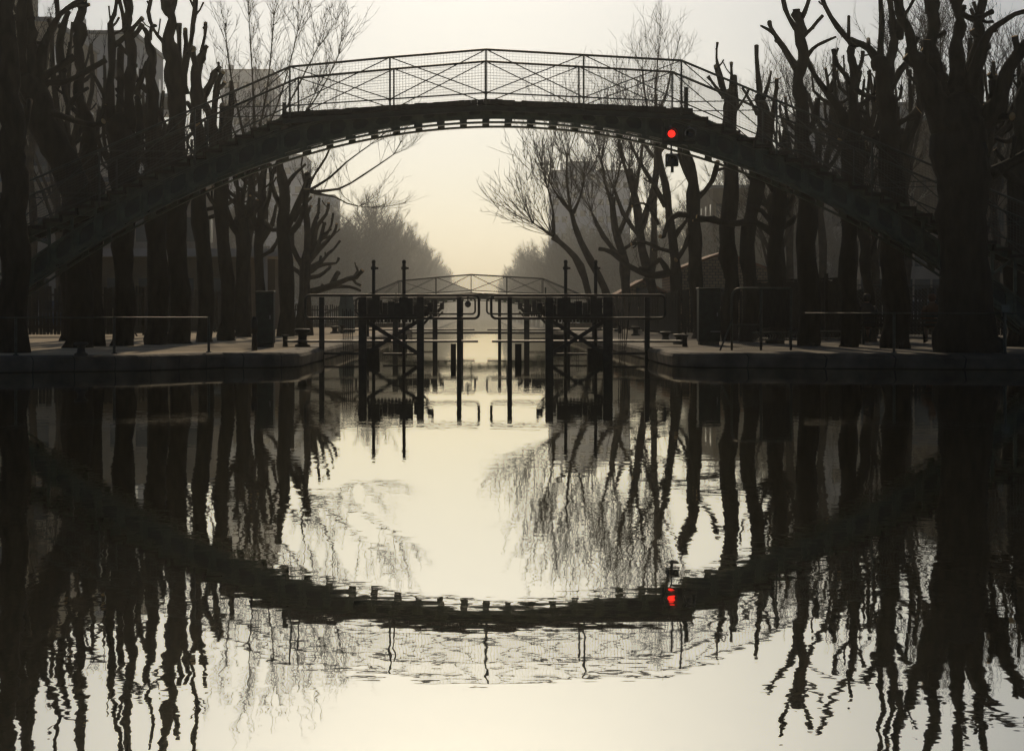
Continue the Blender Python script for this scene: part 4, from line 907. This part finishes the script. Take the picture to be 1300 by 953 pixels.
# ------------------------------------------------------------------ parked cars
def car(x, y, paint, label, rot):
    t = thing('parked_car', label, 'car', (x, y, ZQ)); t.rotation_euler = (0, 0, rot)
    low = [(-2.0, .28), (-2.05, .55), (-1.95, .82), (-1.2, .92), (1.3, .90), (1.95, .74), (2.05, .5), (2.0, .28)]
    o = MB().prism(low, -.82, .82).build('body', paint, t); bevel(o, .08, 3)
    cab = [(-1.55, .90), (-1.25, 1.34), (.35, 1.36), (1.05, .90)]
    mb = MB(); mb.prism(cab, -.70, .70); o = mb.build('cabin_glass', 'window_glass', t); bevel(o, .06, 3)
    o = MB().prism([(-1.22, 1.33), (-1.15, 1.40), (.30, 1.41), (.38, 1.345)], -.69, .69).build('roof', paint, t); bevel(o, .03)
    for sx in (-1.25, 1.28):
        for sy in (-1, 1):
            mb = MB(); mb.lathe((sx, sy*.74, .31), [(.24, -.10), (.31, -.08), (.31, .08), (.24, .10)], 20, 'y'); w = mb.build('wheel', 'rubber', t, True)
            mb = MB(); mb.lathe((sx, sy*.74, .31), [(.19, -.108), (.19, .108)], 16, 'y'); mb.build('rim', 'chrome', w)
    for sy in (-.55, .55): MB().lathe((2.0, sy, .62), [(.11, 0), (.10, .04), (.03, .06)], 12, 'x').build('headlight', 'chrome', t, True)
    for xx, nm in ((2.02, 'front_bumper'), (-2.06, 'rear_bumper')): o = MB().box(xx-.06, xx+.06, -.8, .8, .34, .50).build(nm, 'zinc', t); bevel(o, .03)
    return t
car(PX(1165, 70), 70, 'car_white', 'pale car parked behind the chain link fence at right', -PI/2+.25)
car(PX(1090, 74), 74, 'car_blue', 'dark blue car parked behind the chain link fence, left of the pale car', -PI/2+.1)
car(PX(62, 76), 76, 'car_blue', 'dark car half hidden between the trunks at far left', -PI/2-.3)

# ------------------------------------------------------------------ buildings
def facade(t, o0, ux, n, w0, cols, rows, z0, dz, ww, wh, B, thick=.06):
    # windows on a wall: o0 corner, ux unit direction, n outward normal
    for i in range(cols):
        for j in range(rows):
            c = o0+ux*(w0*(i+.5)); z = z0+dz*j
            a = c-ux*ww/2; b = c+ux*ww/2
            mb = MB()
            p = [a+n*-.05, b+n*-.05, b+n*.012, a+n*.012]; k = len(mb.v)
            mb.v += [(q.x, q.y, z) for q in p]+[(q.x, q.y, z+wh) for q in p]
            for q in ((0, 3, 2, 1), (4, 5, 6, 7), (0, 1, 5, 4), (1, 2, 6, 5), (2, 3, 7, 6), (3, 0, 4, 7)): mb.face(tuple(k+r for r in q))
            w = mb.build('window', 'window_glass', t, False, B)
            if j < 1: continue
def block(name, label, px0, px1, Y, depth, ytop, m, cols=8, rows=6, z0=ZQ, side_px=None, roofm='zinc', group=None, win=True, ww=.9, wh=1.5):
    x0, x1 = PX(px0, Y), PX(px1, Y); zt = PZ(ytop, Y); B = Vector(((x0+x1)/2, Y, z0)); t = thing(name, label, 'building', B, group)
    MB().box(x0, x1, Y, Y+depth, z0, zt-.3).build('wall', m, t, False, B)
    MB().box(x0-.2, x1+.2, Y-.2, Y+depth+.2, zt-.297, zt).build('roof', roofm, t, False, B)
    rr = random.Random(int(px0*7+Y)); k = max(1, int((x1-x0)/6))
    for i in range(k):
        cx = x0+(x1-x0)*(i+rr.uniform(.25, .75))/k; cw = rr.uniform(.5, 1.6); chh = rr.uniform(.9, 2.4); cy = Y+rr.uniform(1, 4)
        MB().box(cx-cw/2, cx+cw/2, cy, cy+1.2, zt+.002, zt+chh).build('chimney', m, t, False, B)
    if win:
        dz = (zt-z0-1.5)/rows
        facade(t, Vector((x0, Y, 0)), Vector((1, 0, 0)), Vector((0, -1, 0)), (x1-x0)/cols, cols, rows, z0+1.3, dz, ww, wh, B)
        xs = x1 if x1 < 0 else x0; nn = 1 if x1 < 0 else -1; sc = max(2, int(depth/3.2))
        facade(t, Vector((xs, Y, 0)), Vector((0, 1, 0)), Vector((nn, 0, 0)), depth/sc, sc, rows, z0+1.3, dz, ww, wh, B)
    return t, B, zt
t, B, zt = block('apartment_block', 'grey flat roofed apartment block with bay windows at upper left', 60, 168, 132, 13, 39, 'plaster', 3, 7, -3.27)
for j in range(6):
    x = PX(168, 132); z = 22-j*3.1; o = MB().box(x+.01, x+1.3, 132+10.2, 132+12.4, z-4, z-2.2).build('bay_window', 'plaster', t, False, B)
    MB().box(x+.3, x+1.1, 132+10.17, 132+10.195, z-3.6, z-2.5).build('pane', 'window_glass', o, False, B)
block('apartment_block', 'brownish grey house front behind the far left trunks', -90, 63, 112, 14, 22, 'plaster_warm', 6, 7, -3.27, ww=1.0, wh=1.8)
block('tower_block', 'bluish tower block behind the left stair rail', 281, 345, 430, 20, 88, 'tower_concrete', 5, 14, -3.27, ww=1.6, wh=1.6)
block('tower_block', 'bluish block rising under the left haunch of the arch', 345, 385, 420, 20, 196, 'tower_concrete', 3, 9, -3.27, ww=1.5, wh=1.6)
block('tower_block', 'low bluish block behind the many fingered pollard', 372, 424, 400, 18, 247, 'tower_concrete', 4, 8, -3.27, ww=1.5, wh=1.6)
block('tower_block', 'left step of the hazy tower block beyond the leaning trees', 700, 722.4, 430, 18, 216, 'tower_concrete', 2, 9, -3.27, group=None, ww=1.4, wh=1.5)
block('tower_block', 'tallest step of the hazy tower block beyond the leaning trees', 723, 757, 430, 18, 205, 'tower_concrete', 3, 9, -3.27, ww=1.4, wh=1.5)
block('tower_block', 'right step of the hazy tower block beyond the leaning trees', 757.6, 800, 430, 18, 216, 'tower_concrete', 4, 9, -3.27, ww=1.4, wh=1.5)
block('apartment_block', 'grey building behind the crooked pollard on the right', 1030, 1160, 150, 14, 130, 'plaster', 6, 6, -3.27)
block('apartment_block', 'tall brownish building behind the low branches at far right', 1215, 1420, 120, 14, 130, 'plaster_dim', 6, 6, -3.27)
block('apartment_block', 'cream house seen between trunks behind the chain link fence', 1092, 1205, 96, 3, 285, 'plaster_warm', 5, 2, ZQ)
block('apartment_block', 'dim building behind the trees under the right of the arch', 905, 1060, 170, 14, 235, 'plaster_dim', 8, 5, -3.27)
block('apartment_block', 'dim building behind the trunks under the left stairs', -60, 262, 104, 8, 225, 'plaster_warm', 10, 3, -3.27)
# flat roofed lodge on the left
Y = 84.; x0, x1 = PX(115, Y), PX(372, Y); zt = PZ(317, Y); B = Vector(((x0+x1)/2, Y, ZQ)); t = thing('lock_lodge', 'low flat roofed lodge with a veranda behind the left fence', 'building', B)
MB().box(x0, x1, Y-1.6, Y+6, zt-.38, zt).build('roof', 'concrete', t, False, B)
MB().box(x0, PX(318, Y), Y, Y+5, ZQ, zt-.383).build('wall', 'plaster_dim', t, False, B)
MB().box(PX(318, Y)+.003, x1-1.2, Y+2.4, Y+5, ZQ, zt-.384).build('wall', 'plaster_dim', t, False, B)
for px in (120, 215, 340, 366): x = PX(px, Y); MB().box(x-.13, x+.13, Y-1.4, Y-1.14, ZQ, zt-.382).build('column', 'concrete', t, False, B)
for px in (150, 190, 232, 275): x = PX(px, Y); o = MB().box(x-.55, x+.55, Y-.03, Y-.001, ZQ+1.1, ZQ+2.6).build('window', 'window_glass', t, False, B)
x = PX(322, Y); o = MB().box(x-.35, x+.35, Y+2.36, Y+2.398, ZQ+1.5, ZQ+2.5).build('window', 'window_glass', t, False, B)
MB().box(PX(300, Y)-.45, PX(300, Y)+.45, Y-.04, Y-.002, ZQ+.01, ZQ+2.1).build('door', 'oak', t, False, B)
# brick lodges with tiled gables on the right
def gabled(label, px0, px1, Y, yeave, yridge, dep):
    x0, x1 = PX(px0, Y), PX(px1, Y); ze, zr = PZ(yeave, Y), PZ(yridge, Y); B = Vector(((x0+x1)/2, Y, ZQ)); t = thing('brick_house', label, 'building', B); xm = (x0+x1)/2
    MB().prism([(x0, ZQ), (x1, ZQ), (x1, ze), (xm, zr-.1), (x0, ze)], Y, Y+dep).build('wall', 'brick', t, False, B)
    for s, xe in ((-1, x0), (1, x1)):
        dx = .3*s; q = [(xm, zr), (xe+dx, ze-.12), (xe+dx, ze-.0), (xm, zr+.13)]
        if s < 0: q = q[::-1]
        MB().prism(q, Y-.25, Y+dep+.25).build('roof', 'roof_tile', t, False, B)
    o = MB().box(xm-.4, xm+.4, Y-.02, Y+.01, ZQ+1.2, ZQ+2.2).build('window', 'window_glass', t, False, B); MB().box(xm-.5, xm+.5, Y-.08, Y-.022, ZQ+1.1, ZQ+1.19).build('sill', 'concrete', o, False, B)
gabled('brick lodge with a tiled gable between the dark trunks on the right', 856, 982, 90, 345, 322, 6)
gabled('small tile roofed shed low down beside the leaning trees', 788, 846, 90, 374, 357, 4)

# ------------------------------------------------------------------ haze
mb = MB(); mb.box(-590, 590, -38, 1590, -10, 62); hz = mb.build('haze', 'wire'); hz['kind'] = 'stuff'
hm = bpy.data.materials.new('haze_air'); hm.use_nodes = True; nt = hm.node_tree; nt.nodes.remove(nt.nodes['Principled BSDF'])
pv = nt.nodes.new('ShaderNodeVolumePrincipled'); pv.inputs['Density'].default_value = .00042; pv.inputs['Color'].default_value = (.90, .92, .89, 1); pv.inputs['Anisotropy'].default_value = .8
nt.links.new(pv.outputs[0], nt.nodes['Material Output'].inputs['Volume']); hz.data.materials.clear(); hz.data.materials.append(hm)

# ------------------------------------------------------------------ light
AZ, EL = math.radians(-1), math.radians(26)        # measured from +Y towards +X: ahead and to the left
w = bpy.data.worlds.new('World'); scene.world = w; w.use_nodes = True; nt = w.node_tree
sky = nt.nodes.new('ShaderNodeTexSky'); sky.sky_type = 'NISHITA'; sky.sun_disc = False; sky.sun_elevation = EL; sky.sun_rotation = AZ
sky.air_density = 0.7; sky.dust_density = 2.0; sky.ozone_density = 0.6; sky.altitude = 30
tint = nt.nodes.new('ShaderNodeMix'); tint.data_type = 'RGBA'; tint.blend_type = 'MULTIPLY'; tint.inputs[0].default_value = 1; tint.inputs[7].default_value = (.88, 1, 1.12, 1)
nt.links.new(sky.outputs[0], tint.inputs[6]); nt.links.new(tint.outputs[2], nt.nodes['Background'].inputs[0]); nt.nodes['Background'].inputs[1].default_value = .08
sd = Vector((math.sin(AZ)*math.cos(EL), math.cos(AZ)*math.cos(EL), math.sin(EL)))
sl = bpy.data.lights.new('sun', 'SUN'); sl.energy = 5.0; sl.angle = math.radians(.6); sl.color = (1, .80, .55)
so = bpy.data.objects.new('sun', sl); col.objects.link(so); so.rotation_euler = sd.to_track_quat('Z', 'Y').to_euler(); so.location = sd*50

# ------------------------------------------------------------------ camera
cd = bpy.data.cameras.new('camera'); cam = bpy.data.objects.new('camera', cd); col.objects.link(cam)
cam.location = (0, 0, EYE); cam.rotation_euler = (PI/2, 0, 0); cd.sensor_width = 36; cd.lens = F/1300*36
cd.shift_x = (650-VX)/1300; cd.shift_y = -(476.5-HY)/1300; cd.clip_start = .1; cd.clip_end = 12000
scene.camera = cam
vs = scene.view_settings; vs.view_transform = 'Standard'; vs.look = 'None'; vs.exposure = -1.42; vs.gamma = 1; vs.use_curve_mapping = False
try:
    scene.cycles.max_bounces = 6; scene.cycles.diffuse_bounces = 2; scene.cycles.glossy_bounces = 3; scene.cycles.transmission_bounces = 2; scene.cycles.volume_bounces = 0
except Exception: pass
